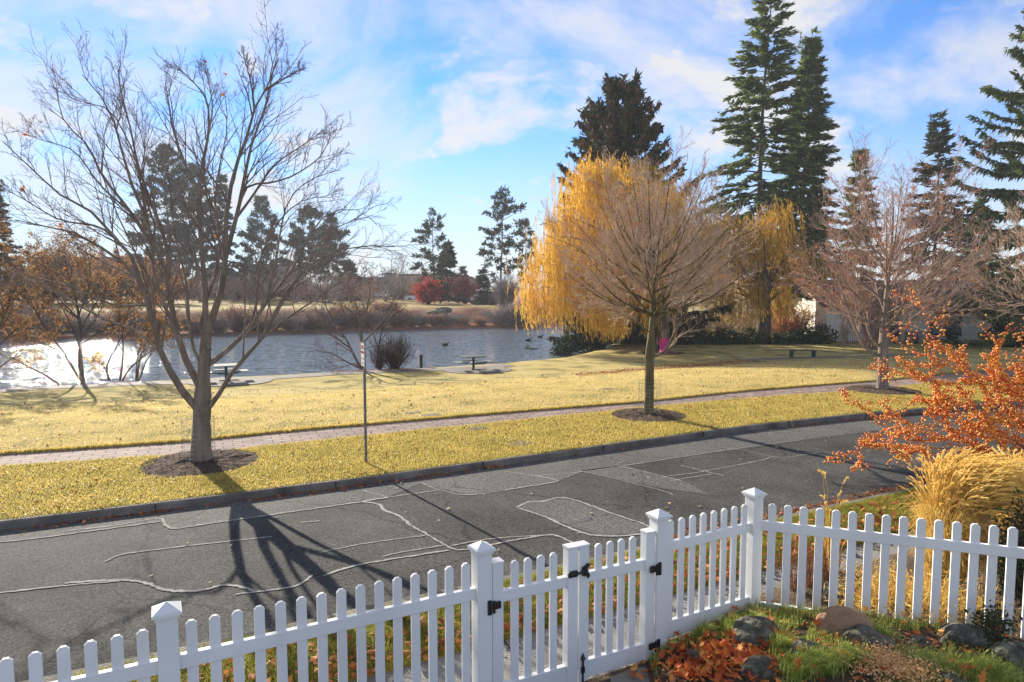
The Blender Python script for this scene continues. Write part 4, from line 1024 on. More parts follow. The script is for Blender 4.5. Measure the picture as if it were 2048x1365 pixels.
bank_tree('leafless forked waterside tree behind the parking sign', 722, 35.6, [
 ([(725, 740), (724, 700), (722, 660), (715, 620), (700, 580), (690, 555)], 0, 0, .12, .012), ([(722, 738), (705, 705), (690, 675), (665, 650), (640, 625)], 0, -.5, .09, .012),
 ([(722, 738), (690, 722), (660, 706), (625, 700)], 0, .5, .05, .01), ([(723, 690), (750, 660), (775, 630), (790, 600)], 0, .6, .06, .01), ([(715, 725), (670, 738), (640, 742)], 0, -.4, .035, .008),
 ([(724, 700), (760, 690), (790, 700), (810, 715)], 0, .4, .035, .008), ([(720, 650), (735, 610), (740, 575), (735, 550)], 0, -.6, .05, .01), ([(705, 700), (660, 670), (610, 660), (580, 640)], 0, .8, .05, .01), ([(690, 675), (650, 610), (640, 570)], 0, 1, .05, .01)], 6, n1=9, n2=6, n3=4, tm=mat('brown_twigs', (.09, .06, .05), (.19, .135, .115), rough=.9))
bank_tree('slender bare tree rising out of the brush by the bollard', 752, 36.2, [([(752, 736), (757, 700), (764, 660), (775, 620), (800, 580)], 0, 0, .07, .01), ([(757, 700), (745, 665), (735, 640)], 0, .4, .04, .008), ([(764, 660), (790, 630), (810, 615)], 0, -.4, .035, .008)], 7, n1=7, n2=5, n3=3)
g = ground(787, 36.8); shrub('bank_shrub', 'wide leafless brush at the pond edge beside the bollard', g+[0, 0, 0], 130, 2.1, 1.35, 8, m_dk, r0=.016, n2=6, n3=3, rmin=.005)
shrub('bank_shrub', 'low leafless brush between the forked waterside tree and the wide brush', ground(757, 36.4), 50, 1.4, .6, 9, m_dk, r0=.014, n2=5, n3=3, rmin=.005)
# leaf litter under the brush
rng = np.random.default_rng(9)
def litter(name, pts, m_, size=(.04, .09), seed=0, lift=.012, flat=.35):
    r = np.random.default_rng(seed); n = len(pts); d = r.normal(size=(n, 3))*[1, 1, .25]
    s = r.uniform(*size, n)
    v, f = kites(pts+np.stack([0*s, 0*s, lift+.01*r.random(n)], -1), d, s, s*.75, r, flat=flat, fold=.18)
    o = MB().add(v, f).build(name, m_); o['kind'] = 'stuff'; return o
m_litter = mat('fallen_leaf', (.20, .045, .015), (.50, .22, .06), rough=.75, island=.95, trans=.2, c3=(.40, .11, .025))
x = rng.uniform(-9.5, -5.6, 1500); y = 37.0+.30*(x+7)+rng.normal(0, .35, 1500)
litter('fallen_leaves', np.stack([x, y, land_z(x, y)], -1), m_litter, (.07, .13), 1)

# shaded side: juniper skirt, hedge, trunks, pink wrap
def mass(name, label, cat, blobs, m_, seed, per=900, ls=(.25, .45), lw=.35, stem=None, hang=-.1, group=None):
    """dense foliage: blobs (centre, radii); leaves on and inside each blob"""
    rng = np.random.default_rng(seed); c0 = np.array([b[0] for b in blobs]); base = c0.mean(0); base[2] = min(b[0][2]-b[1][2] for b in blobs)
    t = thing(name, label, cat, base, group); b = MB()
    for c, r in blobs:
        r = np.array(r, float); n = int(per*(r[0]*r[1]*r[2])**.66) + 40
        u = nrm(rng.normal(size=(n, 3))); k = rng.random(n)[:, None]**.35
        k = k*(1+.18*np.sin(u[:, :1]*7+seed)*np.sin(u[:, 2:]*6))
        p = np.asarray(c)+u*k*r; d = nrm(u*.9+rng.normal(0, .6, (n, 3))+[0, 0, hang])
        ln = rng.uniform(*ls, n); v, f = kites(p, d, ln, ln*lw, rng); b.add(v, f)
    b.build('foliage', m_, t)
    s = MB().tube([base-[0, 0, .15], base+[0, 0, .1]], .12, 8)
    for c, r in blobs:
        c = np.asarray(c, float)
        s.tube([base-[0, 0, .1], base+(c-base)*.5+[0, 0, .1*r[2]], c+[0, 0, r[2]*.6]], [.08, .06, .02], 6)
    s.build('stems', m_cbark, t)
    return t
def bl(px, py, Y, rx, ry, rz): return (tuple(P(px, py, Y)), (rx, ry, rz))
mass('juniper_bush', 'dark green juniper spreading over the water under the golden willow', 'shrub', [bl(1135, 690, 50.5, .9, .8, .55), bl(1160, 668, 51, 1.1, 1, .9), bl(1195, 672, 51.5, 1.2, 1, 1.0), bl(1165, 640, 52, 1.0, 1, .9), bl(1215, 645, 52.5, 1.2, 1, 1.0), bl(1120, 702, 50, .55, .6, .3), bl(1250, 635, 53, 1.1, 1, .8)], m_juniper, 1, per=700)
HG = 'dark evergreen hedge clumps in the shade'
for i, (px, py, w, hh, Y, lab) in enumerate([(1275, 668, 1.3, 1.0, 53, 'dark hedge clump just behind the trunk of the pale maple'), (1365, 668, 1.5, .95, 52.5, 'dark hedge clump right of the pink wrapped trunk'), (1430, 676, 1.5, .75, 52.5, 'low dark hedge clump midway between pink wrap and ochre willow'), (1488, 676, 1.4, .75, 52.5, 'low dark hedge clump left of the ochre willow trunk'), (1565, 680, 1.4, .65, 52.5, 'low dark hedge clump right of the ochre willow trunk'), (1625, 672, 1.5, .85, 52.8, 'fresh green bush at the corner of the beige house')]):
    mass('hedge_bush', lab, 'hedge', [bl(px-18, py+4, Y, w*.8, .8, hh*.85), bl(px+16, py, Y+.4, w*.8, .8, hh), bl(px, py+10, Y-.4, w*.9, .6, hh*.6)], m_box, 30+i, per=1000, ls=(.14, .28), lw=.5, group=HG)
shrub('red_shrub', 'reddish brown shrub behind the fresh green bush by the house', ground(1590, 54.5), 60, 3.2, 1.9, 41, m_plumtwig, leaf=m_leaf_o, nleaf=2600, lsize=(.10, .2), r0=.03, n2=6, n3=4, rmin=.01)
shrub('tan_shrub', 'straw coloured twiggy shrub between the hedge and the house', ground(1560, 56), 50, 2.2, 1.4, 42, m_tantwig, r0=.02, n2=7, n3=5, rmin=.012)
for k_, (px, Y_, h_, lab_) in enumerate(((1400, 57, 2.4, 'straw brush behind the hedge, farthest from the house'), (1450, 58, 2.8, 'straw brush behind the hedge left of the ochre willow'), (1500, 60, 3.0, 'straw brush just left of the ochre willow trunk'), (1340, 58, 2.4, 'straw brush behind the pink wrap'))):
    shrub('tan_shrub', lab_, ground(px, Y_), 60, h_, 2.0, 400+k_, m_tantwig, r0=.02, n2=6, n3=4, rmin=.012, group='straw brush behind the hedge')
shrub('tan_shrub', 'pale twiggy shrub in front of the blank end of the house wall', ground(1690, 50.6), 8, 2.5, .9, 43, m_tantwig, r0=.03, n2=8, n3=6, rmin=.009)
shrub('red_shrub', 'tall shrub with coppery dry leaves behind the pale street maple by the house', ground(1745, 48), 40, 6.8, 3.6, 44, m_plumtwig, leaf=m_leaf_o, nleaf=2200, lsize=(.08, .16), r0=.05, n2=6, n3=3, rmin=.009)
m_pink = mat('pink_fabric', (.75, .035, .25), (.85, .08, .35), scale=6, rough=.7, bump=2, bscale=12, trans=.15)
def pink():
    g = ground(1326, 45.2); b = MB(); n, k = 9, 20; rng = np.random.default_rng(3)
    z = np.linspace(.05, .98, n); a = np.linspace(0, 2*np.pi, k, endpoint=False)
    V = [(g[0]+.1+(.22+.09*zz+.035*math.sin(q*5+zz*9)+.02*rng.normal())*math.cos(q), g[1]-.1+(.22+.09*zz+.03*math.sin(q*4+zz*7))*math.sin(q), g[2]+zz+.03*math.sin(q*3)) for zz in z for q in a]
    F = [[r*k+i, r*k+(i+1) % k, (r+1)*k+(i+1) % k, (r+1)*k+i] for r in range(n-1) for i in range(k)]
    b.add(V, F); o = b.build('trunk_wrap', m_pink, base=g, smooth=True)
    tagged(o, 'bright pink fabric wrapped round a stump by the willow', 'fabric wrap')
    s = MB().tube([g+[.1, -.1, -.1], g+[.1, -.1, .6], g+[.12, -.1, 1.55]], [.2, .17, .16], 10); tagged(s.build('tree_stump', m_bark, base=g), 'grey cut trunk rising out of the pink wrap', 'tree stump')
    m = g.copy(); mulch(m, 1.5, 8)
pink()

# red and grey bushes, bare trees on the far bank
FB = 'shrubs along the far bank of the pond'
shrub('red_bush', 'bright red rounded bush on the far lawn edge', ground(857, 101), 26, 3.4, 1.9, 51, m_dk, leaf=m_redleaf, nleaf=3200, lsize=(.25, .5), r0=.06, n2=6, n3=4, rmin=.02, cat='bush')
for px, lab, sd in ((913, 'small pinkish red tree left of the white motorhome', 52), (930, 'small pinkish red tree in front of the white motorhome', 53)):
    shrub('red_tree', lab, ground(px, 110), 8, 4.0, 1.8, sd, m_dk, leaf=m_pinkleaf, nleaf=1200, lsize=(.25, .5), r0=.10, n2=7, n3=4, rmin=.02, cat='tree', tmin2=.4)
shrub('dark_tree', 'small dark teal tree between the red bush and the pinkish trees', ground(881, 104), 8, 3.6, 1.2, 54, m_dk, leaf=m_juniper, nleaf=1500, lsize=(.25, .5), r0=.08, n2=7, n3=4, rmin=.02, cat='tree', tmin2=.35)
shrub('grey_bush', 'big grey leafless bush close beside the willow on the far bank', ground(1012, 90), 110, 5.0, 2.1, 55, m_greytwig, r0=.05, n2=7, n3=5, rmin=.016)
for px, Y, h, sp, sd, lab, tm in ((792, 118, 8.0, 3.6, 61, 'tall bare tree left of the tan hall', m_greytwig), (770, 110, 7.0, 3.4, 62, 'bare grey tree before the parked white cars', m_greytwig), (838, 122, 5.6, 2.2, 63, 'pale bare tree against the tan hall', m_tantwig), (700, 104, 5.2, 3.8, 64, 'brownish bare tree over the twiggy bank, left of the white cars', m_plumtwig), (735, 100, 4.6, 2.8, 65, 'wispy tan bare tree nearest the white cars', m_tantwig), (655, 105, 5.0, 3.8, 66, 'grey bare tree under the twin pines', m_greytwig), (590, 104, 5.6, 3.8, 67, 'bare tree between the feathery conifer and the twin pines', m_plumtwig), (505, 104, 4.6, 3.4, 68, 'bare plum coloured tree right of the big maple trunk', m_plumtwig), (470, 112, 5.4, 4.2, 69, 'bare brown tree seen through the right limbs of the big maple', m_plumtwig), (545, 110, 5.6, 4.2, 70, 'bare tan tree below the beige block', m_tantwig), (625, 112, 5.8, 4.4, 171, 'dense bare tree under the taller twin pine', m_plumtwig), (675, 112, 5.4, 4.2, 172, 'bare tan tree under the shorter twin pine', m_tantwig), (715, 120, 6.0, 4.6, 173, 'dense plum coloured bare tree before the reddish flat roof', m_plumtwig), (400, 104, 5.2, 4.2, 174, 'bare plum coloured tree behind the big maple trunk', m_plumtwig)):
    shrub('bare_tree', lab, ground(px, Y), 9, h, sp, sd, tm, cat='tree', group='bare trees across the pond', r0=.13, n2=9, n3=7, rmin=.02, tmin2=.25)
for px, Y, h, sp, sd, lab in ((65, 100, 9.2, 5.2, 71, 'orange leaved tree across the pond nearest the picture edge'), (130, 104, 11.4, 4.4, 72, 'tallest orange leaved tree across the pond'), (205, 104, 8.4, 4.8, 73, 'orange leaved tree in front of the long brown building'), (275, 106, 7.8, 5.0, 74, 'orange leaved tree at the end of the long brown building'), (20, 98, 6.8, 4.4, 75, 'low orange leaved tree under the dense edge conifer'), (95, 92, 5.0, 4.0, 76, 'low orange leaved tree between the two at the picture edge'), (170, 94, 5.2, 4.2, 77, 'low orange leaved tree at the foot of the tallest orange tree'), (240, 94, 5.2, 4.2, 78, 'low orange leaved tree nearest the water by the long brown building'), (315, 97, 5.5, 4.4, 79, 'orange leaved tree closest to the big maple limbs')):
    shrub('orange_tree', lab, ground(px, Y), 14, h, sp, sd, m_dk, leaf=m_brownleaf, nleaf=5200, lsize=(.16, .34), r0=.12, n2=8, n3=5, rmin=.018, cat='tree', group='orange leaved trees across the pond')
# the brush along the far waterline: three shrubs built once, then copied one by one
protos = []
for i, (tm, lab) in enumerate(((m_greytwig, 'grey'), (m_plumtwig, 'plum brown'), (m_tantwig, 'straw coloured'))):
    protos.append(shrub('bank_shrub', f'{lab} leafless shrub on the far bank', (0, 0, -50), 90, 2.0, 1.7, 80+i, tm, group=FB, r0=.03, n2=6, n3=4, rmin=.014, leaf=(m_brownleaf, m_brownleaf, m_brownleaf)[i], nleaf=(60, 400, 80)[i], lsize=(.15, .28)))
def shore_pt(px, off):
    for Y in np.arange(50, 100, .1):
        x = P(px, 650, Y)[0]
        if Y > np.interp(x, FAR_SHORE[:, 0], FAR_SHORE[:, 1])+off: return np.array([x, Y, float(land_z(x, Y))])
spots = [(15, 1, 1), (60, 0, 1.3), (110, 1, 1.2), (160, 0, 1.1), (215, 1, 1.2), (262, 0, 1.2), (310, 1, 1.1), (350, 2, 1.0), (392, 1, 1.2), (436, 0, 1.1), (474, 1, 1.15), (512, 1, 1.0), (545, 2, 1.1), (580, 0, 1.3), (615, 1, 1.2), (652, 0, 1.25), (690, 1, 1.2), (725, 1, 1.1), (762, 0, 1.2), (796, 1, 1.1), (822, 2, .75), (843, 0, .8), (868, 1, .9), (892, 0, .8), (930, 2, .55), (962, 1, .6), (1000, 0, 1.15), (1025, 0, 1.2), (1045, 0, 1.3)]
names = ['below the edge conifer', 'below the first orange tree', 'under the tallest orange tree', 'right of the tallest orange tree', 'below the long brown building', 'at the end of the long brown building', 'left of the big maple limbs', 'between the big maple limbs', 'behind the big maple trunk', 'right of the big maple trunk', 'below the plum bare tree', 'below the feathery conifer', 'under the beige block', 'left of the twin pines', 'below the taller twin pine', 'below the shorter twin pine', 'behind the forked waterside tree', 'right of the forked waterside tree', 'below the parked white cars', 'below the tall bare tree', 'left of the red bush', 'nearest the water below the red bush', 'directly under the red bush', 'by the rock ledge', 'low on the open bank', 'low beside the waterline path', 'under the big grey bush', 'right of the big grey bush', 'touching the hanging willow']
rng = np.random.default_rng(4)
used = set()
for (px, k, s), nm in zip(spots, names):
    for tier in range(2 if s > .95 and px % 3 == 0 else 1):
        p = shore_pt(px+tier*14, .7+tier*3.0)
        lab = f"{('grey', 'plum brown', 'straw coloured')[k]} leafless shrub {'at the water' if tier == 0 else 'up the far bank'} {nm}"
        kk = (k+tier) % 3 if tier else k
        lab = f"{('grey', 'plum brown', 'straw coloured')[kk]} leafless shrub {'at the water' if tier == 0 else 'up the far bank'} {nm}"
        sc = (s*rng.uniform(1.0, 1.7), s*rng.uniform(.9, 1.2), s*rng.uniform(.55, 1.25))
        if kk not in used:
            o = protos[kk]; used.add(kk); o.location = p; o.scale = sc; o['label'] = lab
        else: copy_thing(protos[kk], p, rng.random()*6, sc, lab, FB)
row = [(335, 0, 'left of the big maple fork'), (372, 1, 'behind the left limbs of the big maple'), (408, 2, 'right behind the big maple trunk'), (440, 0, 'between the right limbs of the big maple'), (478, 1, 'below the pale grey house'), (508, 0, 'left of the beige block'), (540, 2, 'under the beige block'), (572, 1, 'right of the beige block'), (602, 0, 'left of the twin pines'), (634, 1, 'below the taller twin pine'), (662, 2, 'between the twin pines'), (690, 0, 'at the foot of the low dark conifer'), (716, 1, 'left of the parked white cars'), (796, 2, 'left of the white van'), (985, 0, 'right of the white motorhome'), (300, 1, 'at the end of the long brown building'), (262, 2, 'before the long brown building'), (222, 0, 'under the orange tree by the long building'), (180, 1, 'behind the tallest orange tree'), (140, 2, 'left of the tallest orange tree'), (100, 0, 'behind the low orange tree'), (60, 1, 'behind the first orange tree'), (20, 2, 'under the edge conifer')]
for px, k, nm in row:
    copy_thing(protos[k], ground(px, rng.uniform(116, 132)), rng.random()*6, (rng.uniform(2.0, 3.0), 1.6, rng.uniform(1.0, 1.8)), f"{('grey', 'plum brown', 'straw coloured')[k]} leafless thicket beyond the far lawn {nm}", 'brush row beyond the far lawn')
# rock ledge and waterline path on the far bank
m_rock = mat('grey_rock', (.10, .092, .075), (.36, .33, .26), scale=8, rough=.95, bump=4, bscale=22, c3=(.125, .115, .09))
m_rock_b = mat('brown_sandstone', (.24, .13, .07), (.42, .28, .17), scale=2.0, rough=.9, bump=4, bscale=9)
m_rock_d = mat('dark_basalt', (.05, .048, .040), (.24, .22, .175), scale=9, rough=.95, bump=4, bscale=22, c3=(.13, .12, .085))
def rock(label, c, r, seed, m_, rz=0.0, group='rocks'):
    rng = np.random.default_rng(seed); n, k = 15, 26
    th = np.linspace(0, np.pi, n); ph = np.linspace(0, 2*np.pi, k, endpoint=False)
    T, H = np.meshgrid(th, ph, indexing='ij'); D = np.stack([np.sin(T)*np.cos(H), np.sin(T)*np.sin(H), np.cos(T)], -1)
    rad = np.ones(T.shape)
    for _ in range(9):                                          # facets: cut with random planes
        a = nrm(rng.normal(size=3)*[1, 1, .8]); lim = rng.uniform(.62, .92); dd = D@a
        rad = np.where(dd*rad > lim, lim/np.maximum(dd, 1e-3), rad)
    for s in (3, 6, 11, 19): rad = rad*(1+.30/s*wave(D[..., 0]*s+seed, D[..., 1]*s+D[..., 2]*s*1.3, 1.0, seed+s))
    V = D*rad[..., None]*np.asarray(r); c_, s_ = math.cos(rz), math.sin(rz)
    V = np.stack([V[..., 0]*c_-V[..., 1]*s_, V[..., 0]*s_+V[..., 1]*c_, V[..., 2]], -1).reshape(-1, 3)+np.asarray(c, float)
    i = np.arange(n*k).reshape(n, k); F = np.stack([i[:-1], i[1:], np.roll(i[1:], -1, 1), np.roll(i[:-1], -1, 1)], -1).reshape(-1, 4)
    o = MB().add(V, F).build('rock', m_, smooth=True, base=c)
    mo = o.modifiers.new('subdivision', 'SUBSURF'); mo.levels = mo.render_levels = 1
    return tagged(o, label, 'rock', group)
for i, (px, s, z, lab) in enumerate(((876, 1.4, .9, 'dark rock ledge on the far bank left of its pale flat neighbour'), (900, 1.6, .5, 'largest dark rock of the far bank ledge'), (888, 1.1, 1.2, 'pale flat rock above the far bank ledge'), (915, 1.2, .2, 'low dark rock right end of the far bank ledge'))):
    p = shore_pt(px, 1.5+z*3); rock(lab, p+[0, 0, .2], (s, s*.6, .45), 90+i, m_rock if 'pale' in lab else m_rock_d, group='rock ledge on the far bank')
pth = MB(); q = np.array([shore_pt(px, .9) for px in range(830, 1010, 12)]); q[:, 2] = WATER_Z+.22; q2 = q+np.array([0, 1.6, .12]); n = len(q)
q3 = q-[0, 0, .5]; q4 = q2+[0, .3, -.6]
pth.add(np.vstack([q3, q, q2, q4]), [[r*n+i, r*n+i+1, (r+1)*n+i+1, (r+1)*n+i] for r in range(3) for i in range(n-1)])
pth.build('waterline_path', m_conc)['kind'] = 'structure'

# path along the near shore and pads under the tables
def ribbon(name, pix, w, m_, z=.02):
    p = np.array([ground(a, Y, c) for a, c, Y in pix]); p = smooth_path(p, 60); t = nrm(np.gradient(p, axis=0)); nn = np.stack([-t[:, 1], t[:, 0], 0*t[:, 0]], -1)
    rows_ = []
    for s in (-.5, -.25, 0, .25, .5):
        r = p+nn*w*s; r[:, 2] = land_z(r[:, 0], r[:, 1])+z; rows_.append(r)
    b = MB(); k = len(p); b.add(np.vstack(rows_), [[r*k+i, r*k+i+1, (r+1)*k+i+1, (r+1)*k+i] for r in range(4) for i in range(k-1)])
    b.build(name, m_)['kind'] = 'structure'
m_path = mat('pond_path', (.15, .125, .105), (.23, .20, .17), scale=1.5, rough=.85, bump=1, bscale=50)
ribbon('pond_path', [(-160, 800, 26.3), (0, 786, 28.6), (200, 775, 30.2), (430, 762, 31.6), (600, 752, 33.4), (800, 741, 35.6), (940, 737, 36.6), (1020, 731, 38.0)], 1.15, m_path)
ribbon('park_path', [(1480, 723, 40.2), (1560, 719, 40.6), (1640, 717, 41.0), (1760, 716, 41.4), (1900, 716, 41.6)], 1.5, m_path)
for px, Y, r in ((952, 35.9, 1.9), (455, 31.5, 1.9)):
    g = ground(px, Y); a = np.linspace(0, 2*np.pi, 40, endpoint=False); b = MB()
    V = [(g[0], g[1], float(land_z(g[0], g[1]))+.03)]+[(g[0]+rr*math.cos(q), g[1]+rr*.8*math.sin(q), float(land_z(g[0]+rr*math.cos(q), g[1]+rr*.8*math.sin(q)))+.03) for rr in (r*.5, r) for q in a]
    b.add(V, [[0, 1+i, 1+(i+1) % 40] for i in range(40)], [[1+i, 41+i, 41+(i+1) % 40, 1+(i+1) % 40] for i in range(40)])
    b.build('pond_path', m_path)['kind'] = 'structure'

# ------------------------------------------------------------------ house and far buildings
m_siding = mat('beige_siding', (.74, .70, .60), (.82, .78, .69), scale=2, rough=.7)
m_roof = mat('brown_shingles', (.06, .05, .045), (.12, .10, .09), scale=5, rough=.9)
m_glass = mat('window_glass', (.10, .14, .13), (.32, .38, .33), scale=.8, rough=.08, spec=.8)
m_dark = mat('dark_opening', (.012, .012, .012), rough=.7)
m_trim = mat('dark_trim', (.03, .028, .022), rough=.6)
def house():
    Y = 54.0; x0, x1 = P(1652, 650, Y)[0], P(1992, 650, Y)[0]; z0 = float(land_z((x0+x1)/2, Y-1))
    z1 = P(1700, 612, Y)[2]; t = thing('beige_house', 'low beige house with lap siding behind the bare street maple', 'house', ((x0+x1)/2, Y, z0))
    w = MB(); xd0, xd1 = P(1778, 650, Y)[0], P(1802, 650, Y)[0]; xw0, xw1 = P(1862, 650, Y)[0], P(1920, 650, Y)[0]; zw0, zw1 = P(1890, 668, Y)[2], P(1890, 627, Y)[2]
    def boards(a, b, za, zb):
        n = max(1, int(round((zb-za)/.19))); h = (zb-za)/n
        for k in range(n): w.prism([(0, 0), (-.035, 0), (-.012, h-.003), (0, h-.003)], ((a+b)/2, Y, za+k*h), (0, 1, 0), (0, 0, 1), b-a)
    boards(x0, xd0, z0+.2, z1); boards(xd1, xw0, z0+.2, z1); boards(xw1, x1, z0+.2, z1); boards(xw0, xw1, z0+.2, zw0); boards(xw0, xw1, zw1, z1); boards(xd0, xd1, z0+2.3, z1)
    w.box(((x0+xd0)/2, Y+.1, (z0+z1)/2), (xd0-x0, .18, z1-z0-.02)); w.box(((xd1+xw0)/2, Y+.1, (z0+z1)/2), (xw0-xd1, .18, z1-z0-.02)); w.box(((xw1+x1)/2, Y+.1, (z0+z1)/2), (x1-xw1, .18, z1-z0-.02))
    w.box(((x0+x1)/2, Y+7.1, (z0+z1)/2), (x1-x0, .18, z1-z0)); w.box((x0+.1, Y+3.5, (z0+z1)/2), (.18, 6.9, z1-z0-.01)); w.box((x1-.1, Y+3.5, (z0+z1)/2), (.18, 6.9, z1-z0-.01))
    w.build('wall', m_siding, t)
    MB().box(((xd0+xd1)/2, Y+.6, z0+1.15), (xd1-xd0, .1, 2.3)).build('door', m_dark, t)
    f = MB(); cx = (xw0+xw1)/2; wd = xw1-xw0
    for a, b, c_, d in ((cx, (zw0+zw1)/2, 0, 0),):
        f.box((cx, Y-.03, zw0-.04), (wd+.2, .1, .09)); f.box((cx, Y-.03, zw1+.04), (wd+.2, .1, .09)); f.box((xw0-.04, Y-.03, b), (.09, .1, zw1-zw0)); f.box((xw1+.04, Y-.03, b), (.09, .1, zw1-zw0)); f.box((cx-.05, Y-.02, b), (.08, .08, zw1-zw0)); f.box((cx+wd*.24, Y-.02, b+.1), (wd*.5, .06, .06))
    fr = f.build('window', m_trim, t); MB().box((cx, Y+.06, (zw0+zw1)/2), (wd, .03, zw1-zw0), ).build('pane', m_glass, t).parent = fr
    r = MB(); e = .7
    A = [(x0-e, Y-e, z1-.1), (x1+e, Y-e, z1-.1), (x1+e, Y+3.6, z1+1.9), (x0-e, Y+3.6, z1+1.9), (x0-e, Y+7.8, z1-.1), (x1+e, Y+7.8, z1-.1)]
    A2 = [(a, b, c_+.14) for a, b, c_ in A]
    r.add(A+A2, [[0, 1, 2, 3], [3, 2, 5, 4], [9, 8, 7, 6], [10, 11, 8, 9], [0, 6, 7, 1], [4, 5, 11, 10], [1, 7, 8, 2], [2, 8, 11, 5], [0, 3, 9, 6], [3, 4, 10, 9]])
    r.build('roof', m_roof, t)
    r = MB(); r.prism([(0, 0), (7.0, 0), (3.5, 1.7)], (x0+.05, Y+.1, z1), (0, 1, 0), (0, 0, 1), .12); r.build('gable', m_siding, t)
    v = MB(); v.lathe([(0, -.12), (.16, -.1), (.16, .1), (0, .12)], (P(1816, 669, Y)[0], Y-.12, P(1816, 669, Y)[2]), 10); v.build('vent', m_dark, t)
    bx_ = P(1787, 680, Y-.6); b = MB(); b.box(bx_, (.62, .5, .55), bev=.04); b.box((bx_[0], bx_[1], bx_[2]-.55), (.5, .4, .5)); tagged(b.build('air_unit', mat('white_enamel', (.7, .7, .72), rough=.4), base=bx_), 'white boxy air unit beside the dark house door', 'air unit')
    fc = thing('iron_fence', 'low black iron fence along the house wall', 'fence', (x0+.2, Y-1.1, z0))
    a, b_ = x0+.3, P(1840, 690, Y)[0]
    rl = MB(); rl.box(((a+b_)/2, Y-1.1, z0+.85), (b_-a, .03, .03)); rl.box(((a+b_)/2, Y-1.1, z0+.15), (b_-a, .03, .03)); rl.build('rail', m_black, fc)
    pk = MB()
    for x in np.arange(a, b_, .16): pk.box((x, Y-1.13, z0+.5), (.018, .018, 1.0))
    pk.build('bars', m_black, fc)
    for k in range(9): x = a+(b_-a)*k/8; MB().box((x, Y-1.06, z0+.52), (.04, .04, 1.1)).build('post', m_black, fc)
house()
for i, (px, h, sp, lab) in enumerate(((1795, 1.2, .5, 'small bare rose bush by the white air unit'), (1835, 1.4, .6, 'bare rose bush under the vent of the house'), (1860, 1.0, .5, 'low bare rose bush at the house window corner'), (1905, 1.3, .8, 'dark bushy plant under the house window'))):
    shrub('rose_bush', lab, ground(px, 52.4), 16, h, sp, 100+i, m_dk, r0=.012, n2=5, n3=3, leaf=m_box, nleaf=(30, 40, 30, 900)[i], lsize=(.08, .14), group='bushes along the house wall')
mass('yew_bush', 'tall dark evergreen at the right end of the house', 'shrub', [bl(2010, 680, 50, 1.4, 1.2, 1.3), bl(2035, 640, 51, 1.6, 1.3, 1.8), bl(2000, 600, 54, 1.5, 1.3, 1.6)], m_box, 50, per=900, ls=(.16, .3), lw=.5)

def block(label, px0, px1, top, Y, depth, wall, floors, bays, seed, rimmed=True, base_z=1.0, group=None, flat=True):
    x0, x1 = P(px0, 600, Y)[0], P(px1, 600, Y)[0]; z0 = base_z; z1 = P((px0+px1)/2, top, Y)[2]; cx = (x0+x1)/2
    t = thing('far_building', label, 'building', (cx, Y, z0), group)
    H = z1-z0; fh = H/floors; bw = (x1-x0)/bays
    w = MB(); w.box((cx, Y+depth/2+.3, z0+H/2), (x1-x0, depth, H))
    # facade grid standing proud of the core: piers and spandrels leave real openings
    for k in range(bays+1): w.box((x0+bw*k, Y+.14, z0+H/2), (bw*.34, .3, H-.01))
    for k in range(floors+1): w.box((cx, Y+.15, min(z0+fh*k+.0, z1-.2)), (x1-x0, .26, fh*.42))
    w.build('wall', wall, t)
    for a in range(bays):
        for b in range(floors): MB().box((x0+bw*(a+.5), Y+.26, z0+fh*(b+.52)), (bw*.64, .06, fh*.56)).build('window', m_glass if seed % 2 else m_dark, t)
    r = MB(); r.box((cx, Y+depth/2+.2, z1+.2), (x1-x0+.6, depth+.8, .5)); r.box((cx+.2*(x1-x0), Y+depth*.6, z1+1.0), (3, 3, 1.4)); r.build('roof', m_roof if seed % 3 else m_conc, t)
    return t
m_tan = mat('tan_wall', (.46, .30, .21), (.54, .37, .27), scale=.3, rough=.9)
m_brn = mat('brown_brick_wall', (.20, .13, .10), (.28, .19, .15), scale=.5, rough=.9)
m_bei = mat('beige_wall', (.36, .31, .25), (.44, .38, .31), scale=.3, rough=.9)
block('wide tan hall across the pond behind the tall pine', 800, 912, 552, 165, 25, m_tan, 3, 9, 1, base_z=1.3)
block('reddish flat roofed building left of the tan hall', 690, 798, 558, 172, 20, m_tan, 2, 10, 3, base_z=1.3)
block('long brown building behind the orange trees', 62, 300, 518, 170, 16, m_brn, 3, 14, 2, base_z=1.2)
block('beige block behind the feathery conifer', 500, 580, 532, 180, 14, m_bei, 3, 6, 5, base_z=1.3)
block('pale grey house by the trunk of the big maple', 455, 500, 552, 185, 10, m_bei, 2, 4, 4, base_z=1.2)
def gabled(label, px0, px1, top, Y, wall):
    x0, x1 = P(px0, 600, Y)[0], P(px1, 600, Y)[0]; z0 = 1.4; z1 = P(900, top, Y)[2]; cx = (x0+x1)/2; e = z0+(z1-z0)*.6; t = thing('far_house', label, 'house', (cx, Y, z0)); w = x1-x0
    MB().prism([(-w/2, 0), (w/2, 0), (w/2, e-z0), (0, z1-z0-.15), (-w/2, e-z0)], (cx, Y+4, z0), (1, 0, 0), (0, 0, 1), 8).build('wall', wall, t)
    b = MB()
    for s in (-1, 1): b.prism([(0, 0), (s*(w/2+.5), e-z1-.25), (s*(w/2+.5), e-z1), (0, .25)][::s], (cx, Y+4, z1), (1, 0, 0), (0, 0, 1), 9)
    b.build('roof', m_roof, t)
    for k in (-1, 1): MB().box((cx+k*w*.22, Y-.02, z0+(e-z0)*.55), (w*.2, .08, (e-z0)*.4)).build('window', m_glass, t)
gabled('small grey gabled house by the tiny lone fir', 922, 962, 555, 165, m_bei)
